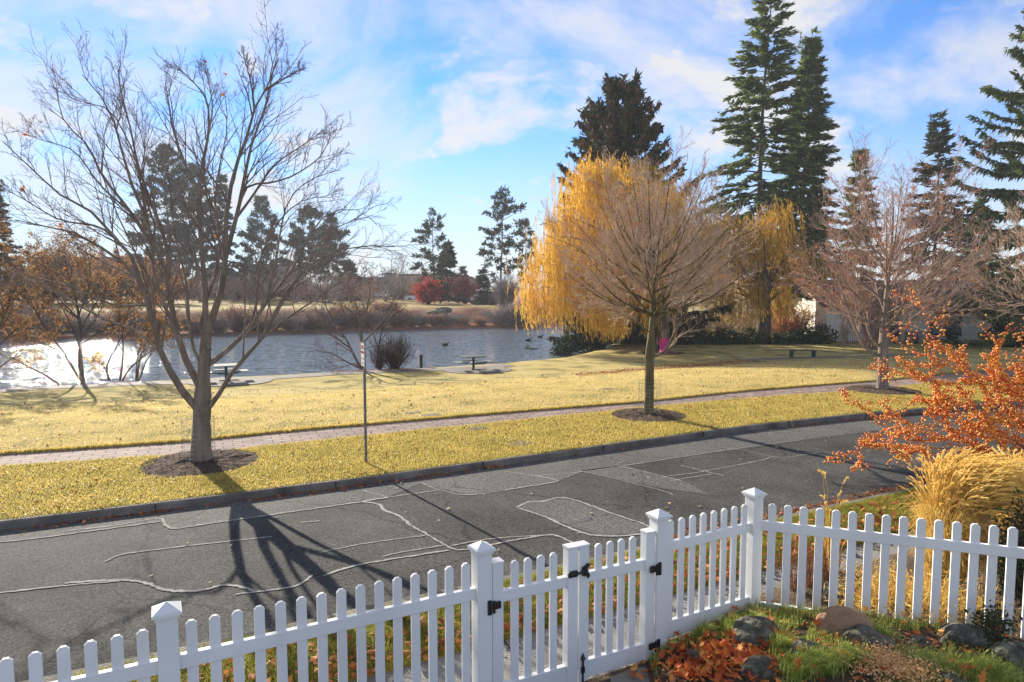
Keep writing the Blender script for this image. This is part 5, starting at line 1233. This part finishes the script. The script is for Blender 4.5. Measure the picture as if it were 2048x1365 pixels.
m_van = mat('white_paint', (.72, .72, .72), rough=.3, coat=.5); m_tyre = mat('tyre_rubber', (.02, .02, .02), rough=.9); m_cglass = mat('car_glass', (.02, .025, .03), rough=.05, spec=.8)
def car(label, px, Y, kind, paint, rz):
    g = ground(px, Y); t = thing('parked_car' if kind != 'rv' else 'motorhome', label, 'car' if kind != 'rv' else 'motorhome', g, 'vehicles parked across the pond'); t.rotation_euler = (0, 0, rz)
    side = {'car': [(-2.2, .3), (2.2, .3), (2.25, .75), (1.3, .92), (.7, 1.42), (-1.0, 1.45), (-1.7, .98), (-2.25, .9)], 'van': [(-2.4, .3), (2.4, .3), (2.45, .9), (1.6, 1.15), (.9, 1.75), (-2.2, 1.8), (-2.45, 1.1)], 'rv': [(-3.4, .4), (3.3, .4), (3.35, 1.4), (2.6, 1.5), (3.0, 2.2), (2.9, 2.9), (-3.3, 2.9)]}[kind]
    O = np.array(g); b = MB().prism(side, O, (1, 0, 0), (0, 0, 1), 1.8 if kind != 'rv' else 2.3); b.build('body', paint, t)
    gl = {'car': [(-1.55, .98), (1.15, .95), (.65, 1.36), (-.95, 1.39)], 'van': [(-2.15, 1.15), (1.4, 1.18), (.85, 1.66), (-2.05, 1.7)], 'rv': [(-2.4, 1.5), (1.9, 1.5), (1.9, 2.2), (-2.4, 2.2)]}[kind]
    MB().prism(gl, O, (1, 0, 0), (0, 0, 1), 1.84 if kind != 'rv' else 2.34).build('side_windows', m_cglass, t)
    for sx in (-1.4, 1.4):
        for sy in (-1, 1): MB().prism([(.34*math.cos(q), .34*math.sin(q)) for q in np.linspace(0, 6.283, 14, endpoint=False)], O+[sx, sy*.82, .34], (1, 0, 0), (0, 0, 1), .24).build('wheel', m_tyre, t)
m_dkp = mat('dark_paint', (.03, .035, .045), rough=.3, coat=.5)
car('white van parked just left of the red bush', 832, 150, 'van', m_van, .2)
car('white car parked under the bare trees, leftmost of the row', 732, 150, 'car', m_van, .5)
car('white car parked beside the leftmost white car', 752, 152, 'car', m_van, .6)
car('dark car parked between the white cars and the white van', 779, 154, 'van', m_dkp, .5)
car('dark car parked close beside the white van', 806, 154, 'car', m_dkp, .4)
car('white motorhome parked behind the pinkish trees', 946, 158, 'rv', m_van, .1)
m_duck = mat('duck_feathers', (.03, .025, .02), (.10, .08, .06), scale=9, rough=.8)
for px, py, lab in ((890, 692, 'dark duck swimming alone above the picnic table'), (1056, 683, 'dark duck near the juniper, the closer of two'), (1080, 676, 'dark duck near the juniper, the farther of two'), (1200, 706, 'dark duck by the shore below the juniper')):
    if px == 1200: continue
    p = G(px, py, WATER_Z); b = MB(); k = 10; s = np.linspace(0, 1, 9)
    b.tube(np.stack([p[0]-.28+.56*s, p[1]+0*s, p[2]+.06+.05*np.sin(s*3.1)+.05*(s < .15)], -1), .13*np.sin(np.pi*(s*.92+.05))**.7+.005, k)
    b.tube([(p[0]+.16, p[1], p[2]+.08), (p[0]+.22, p[1], p[2]+.2), (p[0]+.27, p[1], p[2]+.27), (p[0]+.34, p[1], p[2]+.26), (p[0]+.42, p[1], p[2]+.24)], [.05, .045, .062, .045, .012], k)
    tagged(b.build('duck', m_duck, base=p, smooth=True), lab, 'duck', 'ducks on the pond')
# ------------------------------------------------------------------ foreground: berry bush, plume grass, garden bed
m_berry = mat('orange_berries', (.60, .09, .012), (.95, .50, .06), rough=.35, island=.9, spec=.5, trans=.12, c3=(.86, .30, .025))
m_redtwig = mat('russet_twigs', (.12, .05, .035), (.26, .13, .09), scale=3, rough=.8)
def berries(name, Cc, r, rng, m_, parent):
    """little round fruits (octahedra rounded once)"""
    o = np.array([(1, 0, 0), (-1, 0, 0), (0, 1, 0), (0, -1, 0), (0, 0, 1), (0, 0, -1)], float)
    F0 = np.array([(0, 2, 4), (2, 1, 4), (1, 3, 4), (3, 0, 4), (2, 0, 5), (1, 2, 5), (3, 1, 5), (0, 3, 5)])
    V = list(o); F = []; cache = {}
    def mid(a, b):
        k = (min(a, b), max(a, b))
        if k not in cache: cache[k] = len(V); V.append(nrm((V[a]+V[b])/2))
        return cache[k]
    for a, b, c in F0:
        ab, bc, ca = mid(a, b), mid(b, c), mid(c, a); F += [(a, ab, ca), (b, bc, ab), (c, ca, bc), (ab, bc, ca)]
    V, F = np.array(V), np.array(F); n = len(Cc)
    W = Cc[:, None]+V[None]*np.broadcast_to(r, (n,))[:, None, None]
    return MB().add(W.reshape(-1, 3), (F[None]+np.arange(n)[:, None, None]*len(V)).reshape(-1, 3)).build(name, m_, parent, True)
def berry_bush():
    Y = 10.2; base = np.array([P(2230, 600, Y)[0], Y, .1]); rng = np.random.default_rng(12)
    t = thing('berry_bush', 'arching bush loaded with orange berries above the plume grass', 'bush', base)
    root = [(2235, 1260), (2190, 1100)]
    L_ = [([(2047, 792), (1962, 759), (1904, 730), (1845, 707), (1804, 692), (1778, 677)], .5), ([(2100, 840), (2000, 775), (1930, 770), (1860, 762), (1800, 745), (1765, 735)], -.2),
     ([(2060, 900), (1960, 872), (1895, 856), (1828, 849), (1769, 841), (1740, 822)], -.5), ([(2080, 960), (2000, 915), (1933, 900), (1845, 896), (1757, 891), (1690, 910)], -.3),
     ([(2060, 940), (1960, 900), (1895, 856), (1872, 803), (1860, 736), (1855, 648), (1840, 590)], .3), 
     ([(2080, 880), (1990, 800), (1940, 740), (1900, 700), (1868, 668)], -.6), ([(2090, 860), (2010, 820), (1930, 810), (1870, 800), (1810, 800), (1770, 790)], .2), ([(2090, 930), (2020, 880), (1950, 850), (1880, 880), (1810, 880), (1740, 862)], .5),
     ([(2110, 960), (2040, 920), (1980, 930), (1900, 920), (1850, 935), (1800, 930)], -.8), ([(2080, 900), (2030, 850), (1990, 840), (1940, 830), (1905, 840)], -.9), ([(2140, 850), (2080, 800), (2030, 770), (1990, 720), (1990, 660)], -.4), ([(2110, 900), (2060, 860), (2020, 810), (1975, 790), (1930, 720)], .6), ([(2110, 820), (2065, 770), (2045, 710), (2042, 650)], -.2)]
    B, R = limbs_from_px([(root+a, 0, d, .022, .0035) for a, d in L_], Y, N=16)
    S1, r1 = sprout(B, R, 15, .135, 42, .05, rng, N=6, tmin=.35, rk=.5, rmin=.0035, taper=.4, wob=.08)
    S2, r2 = sprout(S1, r1, 4, .5, 45, .05, rng, N=4, tmin=.15, rk=.7, rmin=.0025, taper=.6)
    joined('stems', [(B, R, 6), (S1, r1, 4), (S2, r2, 3)], m_redtwig, t)
    Q1 = B[:, 5:15]; c1, _ = pick(Q1, 5000, rng, .12); c2, _ = pick(S1, 12000, rng, .0); c3, _ = pick(S2, 10000, rng)
    c = np.concatenate([c1, c2, c3])
    # fruit comes in clusters with bare wood between
    keep = rng.random(len(c)) < np.clip(.62+.9*wave(c[:, 0]*3, c[:, 2]*3+c[:, 1], 2.2, 7), .05, 1)
    keep &= rng.random(len(c)) < np.where(c[:, 2] > 2.75, .30, 1.0)
    c = c[keep]; c = c+rng.normal(0, .022, c.shape)-[0, 0, .014]
    berries('berries', c, rng.uniform(.011, .0185, len(c)), rng, m_berry, t)
    n = 900; l, d = pick(S2, n, rng); v, f = kites(l, nrm(d+rng.normal(0, .8, l.shape)), rng.uniform(.03, .06, n), rng.uniform(.015, .03, n), rng)
    MB().add(v, f).build('dry_leaves', m_redleaf, t)
berry_bush()

m_plume = mat('straw_plumes', (.78, .52, .12), (.95, .76, .30), rough=.8, island=.85, trans=.45, c3=(.88, .64, .20))
m_straw = mat('straw_blades', (.56, .37, .08), (.86, .62, .20), rough=.8, island=.9, trans=.4)
def plume_grass(label, c, n, h, spread, lean, seed, heads=True, ms=m_straw):
    rng = np.random.default_rng(seed); t = thing('plume_grass', label, 'ornamental grass', c, 'ornamental grasses outside the fence')
    k = 9; s = np.linspace(0, 1, k); az = rng.random(n)*6.283; rr = np.sqrt(rng.random(n))*spread*.28
    p0 = np.asarray(c)+np.stack([rr*np.cos(az), rr*np.sin(az), 0*rr], -1)
    out = np.stack([np.cos(az), np.sin(az), 0*az], -1)*(spread*rng.uniform(.25, 1.0, n))[:, None]*(rr/(spread*.28))[:, None]+np.array(lean)*rng.uniform(.4, 1.3, (n, 1))
    H = h*rng.uniform(.72, 1.08, n)
    Bp = p0[:, None]+out[:, None]*(s**2.1)[None, :, None]; Bp[:, :, 2] += H[:, None]*(np.sin(s*1.62)*.98)[None]
    Bp += rng.normal(0, .006, Bp.shape)*s[None, :, None]
    joined('stalks', [(Bp, np.full((n, k), .0032)*np.linspace(1.2, .6, k), 3)], ms, t)
    m = n*4; az = rng.random(m)*6.283; rr = np.sqrt(rng.random(m))*spread*.3; q0 = np.asarray(c)+np.stack([rr*np.cos(az), rr*np.sin(az), 0*rr], -1)
    o2 = np.stack([np.cos(az), np.sin(az), 0*az], -1)*(spread*rng.uniform(.3, 1.1, m))[:, None]*(.4+rr/(spread*.3))[:, None]*.6+np.array(lean)*rng.uniform(.1, .7, (m, 1))
    H2 = h*rng.uniform(.25, .72, m); Q = q0[:, None]+o2[:, None]*(s**1.7)[None, :, None]; Q[:, :, 2] += H2[:, None]*np.sin(s*2.0)[None]
    # flat arching blades
    T = nrm(np.gradient(Q, axis=1)); S = nrm(np.cross(T, np.array([0, 0, 1.])+rng.normal(0, .3, (m, 1, 3)))); w = (.0055*(1-.85*s))[None, :, None]
    V = np.stack([Q-S*w, Q+S*w], 2).reshape(-1, 3); i = np.arange(m*k*2).reshape(m, k, 2)
    F = np.stack([i[:, :-1, 0], i[:, :-1, 1], i[:, 1:, 1], i[:, 1:, 0]], -1).reshape(-1, 4)
    MB().add(V, F).build('blades', ms, t)
    if heads:
        tip = Bp[:, -3:]; per = 44; bi = np.repeat(np.arange(n), per); f = rng.random(len(bi)); x = f*2; j = np.clip(x.astype(int), 0, 1); fr = (x-j)[:, None]
        cc = tip[bi, j]*(1-fr)+tip[bi, j+1]*fr; td = nrm(tip[bi, j+1]-tip[bi, j])
        v, fq = kites(cc, nrm(td+rng.normal(0, .17, td.shape)), rng.uniform(.03, .06, len(bi)), .008, rng); MB().add(v, fq).build('seed_heads', m_plume, t)
    return t
plume_grass('tall golden plume grass bending in the wind behind the fence pickets', (P(1880, 1240, 7.35)[0], 7.35, .14), 1000, 1.42, .55, (.50, .05, 0), 1)
plume_grass('second plume grass clump merging behind the tall one at the picture edge', (P(2030, 1240, 7.9)[0], 7.9, .14), 520, 1.30, .6, (.5, .05, 0), 2)
plume_grass('lone thin straw stalk clump before the road edge', (P(1655, 1200, 8.0)[0], 8.0, .1), 7, 1.15, .35, (.06, 0, 0), 3)
m_rusty = mat('rusty_seed_stems', (.16, .06, .025), (.36, .16, .07), rough=.9, island=.8)
for px, Y, lab, sd in ((1588, 7.35, 'rust brown dead stems just right of the fence corner', 1), (1618, 7.45, 'rust brown dead stems second from the fence corner', 2), (1652, 7.3, 'sparse rust brown dead stems nearest the garden boulder', 3)):
    shrub('dead_perennial', lab, (P(px, 1200, Y)[0], Y, .1), 30, .62, .2, 130+sd, m_rusty, cat='plant', group='dead perennials outside the fence', leaf=m_rusty, nleaf=500, lsize=(.015, .03), r0=.004, n2=4, n3=2, rmin=.002)
shrub('straw_tuft', 'matted straw coloured plants at the foot of the tall plume grass', (P(1765, 1210, 6.75)[0], 6.75, .1), 120, .42, .6, 140, m_straw, cat='plant', leaf=m_straw, nleaf=1800, lsize=(.05, .12), lw=.12, r0=.004, n2=4, n3=3, rmin=.002)
shrub('straw_tuft', 'matted straw coloured plants below the pickets toward the picture edge', (P(1900, 1250, 6.45)[0], 6.55, .1), 120, .42, .6, 141, m_straw, cat='plant', leaf=m_straw, nleaf=1800, lsize=(.05, .12), lw=.12, r0=.004, n2=4, n3=3, rmin=.002)
shrub('evergreen_shrub', 'dark green leafy shrub at the picture edge behind the last pickets', (P(2055, 1150, 6.9)[0], 6.75, .1), 46, 1.25, .42, 142, m_dk, leaf=m_box, nleaf=6500, lsize=(.03, .06), lw=.6, r0=.012, n2=7, n3=5)
rock('grey boulder outside the fence at the feet of the dead stems', (P(1690, 1200, 7.1)[0], 7.1, .2), (.24, .2, .28), 201, m_rock, group='garden rocks')

# the bed inside the corner: rocks, turf tufts, leaves
def gp(px, py):
    z = .3
    for _ in range(4): p = G(px, py, z); z = float(bed_z(p[0], p[1]))
    return p
GR = 'garden rocks'
for px, py, r, m_, sd, rz, lab in ((1385, 1322, (.10, .09, .09), m_rock, 1, .3, 'small rounded grey green rock by the lower gate hinge'), (1515, 1280, (.26, .20, .17), m_rock_d, 2, -.2, 'big dark craggy rock with grass on its back near the fence corner'), (1688, 1266, (.27, .16, .20), m_rock_b, 3, -.35, 'brown topped sandstone boulder against the side fence'), (1735, 1292, (.24, .14, .15), m_rock_d, 8, -.4, 'dark shaded rock below the brown boulder'), (1607, 1306, (.17, .12, .10), m_rock, 4, .1, 'low grey rock between the craggy rock and the brown boulder'), (1842, 1298, (.10, .09, .10), m_rock_d, 5, .2, 'small black rock in the grass right of the brown boulder'), (1925, 1286, (.22, .15, .18), m_rock, 6, -.5, 'angular grey rock beside the small rose bush'), (1520, 1350, (.17, .13, .13), m_rock_d, 7, .4, 'speckled dark rock near the fallen red leaves'), (2030, 1330, (.20, .16, .16), m_rock_d, 9, 0, 'dark rock in the deep shade at the picture edge'), (1905, 1372, (.14, .1, .08), m_rock_d, 10, 0, 'dark rock half cut by the bottom edge')):
    p = gp(px, py); rock(lab, p+[0, 0, r[2]*.2], r, 210+sd, m_, rz, GR)
m_flag = mat('flagstone', (.16, .15, .13), (.30, .28, .23), scale=3, rough=.85, bump=2, bscale=20)
p = G(1285, 1372, .045); a = np.linspace(0, 6.283, 9, endpoint=False); rs = np.random.default_rng(2)
fl_ = MB().prism([(.42*math.cos(q)*rs.uniform(.85, 1.1), .30*math.sin(q)*rs.uniform(.85, 1.1)) for q in a], (p[0]+.1, p[1], .03), (1, 0, 0), (0, 1, 0), .06)
tagged(fl_.build('flagstone', m_flag, base=p), 'pale flagstone on the path inside the gate', 'paving stone')
p = G(1395, 1385, .10); fl_ = MB().prism([(.25*math.cos(q)*rs.uniform(.85, 1.1), .2*math.sin(q)*rs.uniform(.85, 1.1)) for q in a], (p[0], p[1], .10), (1, 0, 0), (0, 1, 0), .08)
tagged(fl_.build('flagstone', m_flag, base=p), 'small flat grey stone under the red leaf heap', 'paving stone')
m_green = mat('garden_grass', (.12, .22, .03), (.78, .72, .2), rough=.7, island=.85, trans=.45, c3=(.38, .46, .08))
def blades(name, pts, h, w, lean, m_, seed, droop=1.0):
    rng = np.random.default_rng(seed); n = len(pts); h = np.broadcast_to(h, (n,))*rng.uniform(.55, 1.2, n); k = 4; s = np.linspace(0, 1, k)
    a = rng.random(n)*6.283; o = np.stack([np.cos(a), np.sin(a), 0*a], -1)*(h*rng.uniform(.2, .9, n)*droop)[:, None]+np.array(lean)*h[:, None]
    Q = pts[:, None]+o[:, None]*(s**1.8)[None, :, None]; Q[:, :, 2] += h[:, None]*np.sin(s*1.75)[None]
    S = np.stack([-np.sin(a), np.cos(a), 0*a], -1)[:, None]; ww = np.broadcast_to(w, (n,))[:, None, None]*(1-.9*s)[None, :, None]*.5
    V = np.stack([Q-S*ww, Q+S*ww], 2).reshape(-1, 3); i = np.arange(n*k*2).reshape(n, k, 2)
    F = np.stack([i[:, :-1, 0], i[:, :-1, 1], i[:, 1:, 1], i[:, 1:, 0]], -1).reshape(-1, 4)
    o = MB().add(V, F).build(name, m_); o['kind'] = 'stuff'; return o
rng = np.random.default_rng(31)
def bed_points(n, seed, xr=(1.25, 6), yr=(4.2, 6.9)):
    r = np.random.default_rng(seed); x = r.uniform(*xr, n); y = r.uniform(*yr, n)
    lim = np.where(x < CORNER[0], FENCE(x)-.06, CORNER[1]-.346*(x-CORNER[0])-.05)
    k = (y < lim); x, y = x[k], y[k]
    return np.stack([x, y, bed_z(x, y)], -1)
pts = bed_points(52000, 1); dens = wave(pts[:, 0], pts[:, 1], 3.2, 12)+.35*wave(pts[:, 0], pts[:, 1], 9, 13)
red = np.hypot((pts[:, 0]-1.78)/.5, (pts[:, 1]-5.75)/.38) < 1
pts = pts[(dens > -.25) & ~red]
blades('garden_grass', pts, .075, .005, (.15, -.1, 0), m_green, 1)
cl = []
for px, py, n, r in ((1640, 1335, 900, .17), (1700, 1325, 500, .13), (1500, 1262, 320, .13), (1560, 1300, 350, .10), (1590, 1345, 500, .13), (1820, 1330, 500, .15), (1880, 1345, 450, .15), (1960, 1345, 500, .18), (1460, 1262, 260, .08), (2000, 1365, 400, .15), (1760, 1280, 300, .1), (1405, 1275, 160, .06)):
    p = gp(px, py); q = rng.normal(size=(n, 2))*r*.45; xx, yy = p[0]+q[:, 0], p[1]+q[:, 1]; cl.append(np.stack([xx, yy, bed_z(xx, yy)], -1))
blades('garden_grass', np.vstack(cl), .13, .006, (.2, -.15, 0), m_green, 2, 1.3)
m_sedum = mat('dry_flower_heads', (.74, .38, .14), (.92, .66, .34), rough=.85, island=.9, trans=.2)
def sedum():
    p = gp(1790, 1345); r = np.random.default_rng(6); n = 2600; q = r.normal(size=(n, 2))*[.17, .13]; xx, yy = p[0]+q[:, 0], p[1]+q[:, 1]
    pt = np.stack([xx, yy, bed_z(xx, yy)+r.uniform(.04, .12, n)], -1); t = thing('dry_groundcover', 'pinkish tan dried flower patch in the garden grass', 'plant', p)
    v, f = kites(pt, nrm(r.normal(size=(n, 3))+[0, 0, .4]), r.uniform(.015, .035, n), .014, r); MB().add(v, f).build('flower_heads', m_sedum, t)
sedum()
shrub('rose_bush', 'small dark leaved rose bush by the angular grey rock', gp(1985, 1300), 12, .40, .16, 150, m_redtwig, leaf=m_box, nleaf=700, lsize=(.03, .05), lw=.6, r0=.006, n2=6, n3=3, rmin=.002)
# maple leaves lying on the bed: lobed outlines, folded
MAPLE = np.array([(0, -.5), (.08, -.18), (.42, -.32), (.34, -.12), (.62, .02), (.36, .14), (.42, .40), (.16, .26), (0, .62), (-.16, .26), (-.42, .40), (-.36, .14), (-.62, .02), (-.34, -.12), (-.42, -.32), (-.08, -.18)])
def maple_leaves(name, pts, size, seed, m_):
    r = np.random.default_rng(seed); n = len(pts); s = r.uniform(size[0], size[1], n)
    a = r.random(n)*6.283; tilt = r.normal(0, .5, (n, 2)); curl = r.uniform(.1, 1.1, n)
    x = MAPLE[None, :, 0]*s[:, None]; y = MAPLE[None, :, 1]*s[:, None]
    z = curl[:, None]*(x**2+y**2)/s[:, None]+x*tilt[:, :1]+y*tilt[:, 1:]
    X = x*np.cos(a)[:, None]-y*np.sin(a)[:, None]; Y_ = x*np.sin(a)[:, None]+y*np.cos(a)[:, None]
    ring = np.stack([X, Y_, z-z.min(1, keepdims=True)*.7], -1)+pts[:, None]; k = len(MAPLE)
    cen = pts-np.stack([0*s, 0*s, .0*s], -1)+[0, 0, .0]; cen = cen+np.stack([0*s, 0*s, -.7*z.min(1)], -1)
    V = np.concatenate([cen[:, None], ring], 1).reshape(-1, 3); j = np.arange(k)
    F = (np.stack([0*j, 1+j, 1+(j+1) % k], -1)[None]+np.arange(n)[:, None, None]*(k+1)).reshape(-1, 3)
    o = MB().add(V, F).build(name, m_); o['kind'] = 'stuff'; return o
m_mleaf = mat('fallen_maple_leaf', (.55, .08, .02), (.92, .44, .09), rough=.6, island=.95, trans=.25, c3=(.58, .13, .02))
p0 = gp(1430, 1330); q = rng.normal(size=(560, 2))*[.28, .17]; xx, yy = p0[0]+q[:, 0], p0[1]+q[:, 1]
k = yy < FENCE(xx)-.06; xx, yy = xx[k], yy[k]
hp = np.stack([xx, yy, bed_z(xx, yy)+.01+.07*rng.random(len(xx))], -1)
maple_leaves('fallen_leaves', hp, (.028, .075), 1, m_mleaf)
pts = bed_points(520, 7); pts[:, 2] += .05+.05*rng.random(len(pts)); maple_leaves('fallen_leaves', pts[:300], (.04, .075), 2, m_mleaf)

bedlit = bed_points(2600, 17); litter('fallen_leaves', bedlit, m_litter, (.025, .06), 18, lift=.03, flat=.6)

# ------------------------------------------------------------------ turf blades and fallen leaves over the lawns
m_blade = mat('dry_grass_blade', (.29, .25, .055), (.82, .64, .24), rough=.8, island=.5, trans=.5, scale=1.3, c3=(.60, .47, .12))
m_blade_l = mat('straw_grass_blade', (.42, .34, .10), (.86, .70, .36), rough=.8, island=.5, trans=.5, scale=.7, c3=(.70, .55, .22))
m_blade_n = mat('green_gold_blade', (.07, .12, .010), (.50, .40, .07), rough=.8, island=.7, trans=.5, scale=1.6, c3=(.26, .26, .035))
def scatter(f0, f1, x0, x1, n, seed, margin=0.0):
    r = np.random.default_rng(seed); x = r.uniform(x0, x1, n); t = r.random(n); a, b = f0(x), f1(x); y = a+(b-a)*t
    return x, y, r
trees_xy = [(base1, 1.08), (base2, 1.0), (base3, 1.15)]
def clear(x, y):
    k = np.ones(len(x), bool)
    for b, r in trees_xy: k &= np.hypot(x-b[0], y-b[1]) > r
    return k
x, y, r = scatter(lambda x: KERB(x)+.02, WALK_N, -13, 16, 150000, 1); k = clear(x, y)
g1 = np.stack([x, y, .012*wave(x, y, 2.1, 1)], -1)[k]
blades('verge_grass', g1, .042, .011, (.1, -.25, 0), m_blade, 11, 1.6)
x, y, r = scatter(WALK_F, lambda x: WALK_F(x)+11, -20, 18, 210000, 2)
k = r.random(len(x)) < 1-.65*np.clip((y-WALK_F(x))/11, 0, 1)
x, y = x[k], y[k]
blades('lawn_grass', np.stack([x, y, land_z(x, y)-.004], -1), .042, .014, (.1, -.2, 0), m_blade_l, 12, 1.6)
x, y, r = scatter(lambda x: WALK_F(x)-.03, lambda x: WALK_F(x)+.10, -16, 22, 26000, 3)
blades('lawn_grass', np.stack([x, y, 0*x], -1), .06, .012, (0, -.1, 0), m_blade, 13, .8)
x, y, r = scatter(PAVE_F, lambda x: NEAR_KERB(x)-.15, -4, 8, 70000, 4)
zv = -.02+.05*np.sin(np.pi*np.clip((y-PAVE_F(x))/1.1, 0, 1))
blades('near_verge_grass', np.stack([x, y, zv], -1), .05, .007, (.1, -.2, 0), m_blade_n, 14, 1.4)
r = np.random.default_rng(8)
lawn_specks = mat('small_pale_leaf', (.16, .07, .03), (.66, .50, .30), island=.95, rough=.6, c3=(.42, .24, .09))
x = r.uniform(-20, 20, 5200); y = WALK_F(x)+.1+r.random(5200)*14; k = ~inside(x, y, POND)&(wave(x, y, .7, 31)+.6*r.normal(size=5200) > -.1); x, y = x[k], y[k]; litter('fallen_leaves', np.stack([x, y, land_z(x, y)], -1), lawn_specks, (.04, .09), 21, lift=.03, flat=.5)
x = r.uniform(-13, 15, 2200); y = KERB(x)+.05+r.random(2200)*(WALK_N(x)-KERB(x)-.05); k = clear(x, y); litter('fallen_leaves', np.stack([x, y, 0*x], -1)[k], lawn_specks, (.03, .06), 22, lift=.035, flat=.5)
x = r.uniform(-4, 7, 1500); f = r.random(1500)**1.6; y = PAVE_F(x)-.05+f*1.15
litter('fallen_leaves', np.stack([x, y, 0*x+.05], -1), m_litter, (.05, .11), 2, flat=.7)
x = r.uniform(-13, 15, 650); y = KERB(x)+r.random(650)*(WALK_N(x)-KERB(x)); litter('fallen_leaves', np.stack([x, y, 0*x+.03], -1)[clear(x, y)], m_litter, (.04, .09), 3, flat=.6)
x = r.uniform(-9, 13, 1700); k = wave(x, 0*x, 1.3, 21)+.25*r.normal(size=len(x)) > .05; x = x[k]; y = ROAD_F(x)-.02-np.abs(r.normal(0, .09, len(x))); litter('fallen_leaves', np.stack([x, y, 0*x+ROAD_Z], -1), m_litter, (.04, .09), 4, flat=.5)
x = r.uniform(-5, 9, 70); y = NEAR_KERB(x)+r.random(70)*(ROAD_F(x)-NEAR_KERB(x)); litter('fallen_leaves', np.stack([x, y, 0*x+ROAD_Z+.01], -1), mat('pale_fallen_leaf', (.30, .22, .10), (.5, .40, .22), island=.9, rough=.8), (.04, .08), 5, flat=.3)
x = r.uniform(2, 8, 500); y = NEAR_KERB(x)+.2+np.abs(r.normal(0, .12, 500)); litter('fallen_leaves', np.stack([x, y, 0*x+ROAD_Z], -1), m_litter, (.04, .08), 6, flat=.4)
x = r.uniform(3, 14, 2600); y = WALK_F(x)+11.5+.25*(x-4)+r.normal(0, 1.0, 2600); k = ~inside(x, y, POND); litter('fallen_leaves', np.stack([x, y, land_z(x, y)], -1)[k], m_litter, (.05, .11), 7, flat=.4)
x = r.uniform(-4, 14, 260); y = WALK_N(x)+r.random(260)*(WALK_F(x)-WALK_N(x)); litter('fallen_leaves', np.stack([x, y, 0*x-.02], -1)[:60], m_litter, (.04, .08), 8, flat=.3)

# ------------------------------------------------------------------ thin winter haze over the pond
mh = bpy.data.materials.new('haze'); mh.use_nodes = True
nt = mh.node_tree; nt.nodes.clear()
ho = nt.nodes.new('ShaderNodeOutputMaterial'); hv = nt.nodes.new('ShaderNodeVolumePrincipled')
hv.inputs['Color'].default_value = (.86, .88, .92, 1); hv.inputs['Density'].default_value = .0006; hv.inputs['Anisotropy'].default_value = 0.0
nt.links.new(hv.outputs[0], ho.inputs['Volume'])
MB().box((0, 600, 20), (2400, 2600, 50)).build('haze', mh)['kind'] = 'stuff'
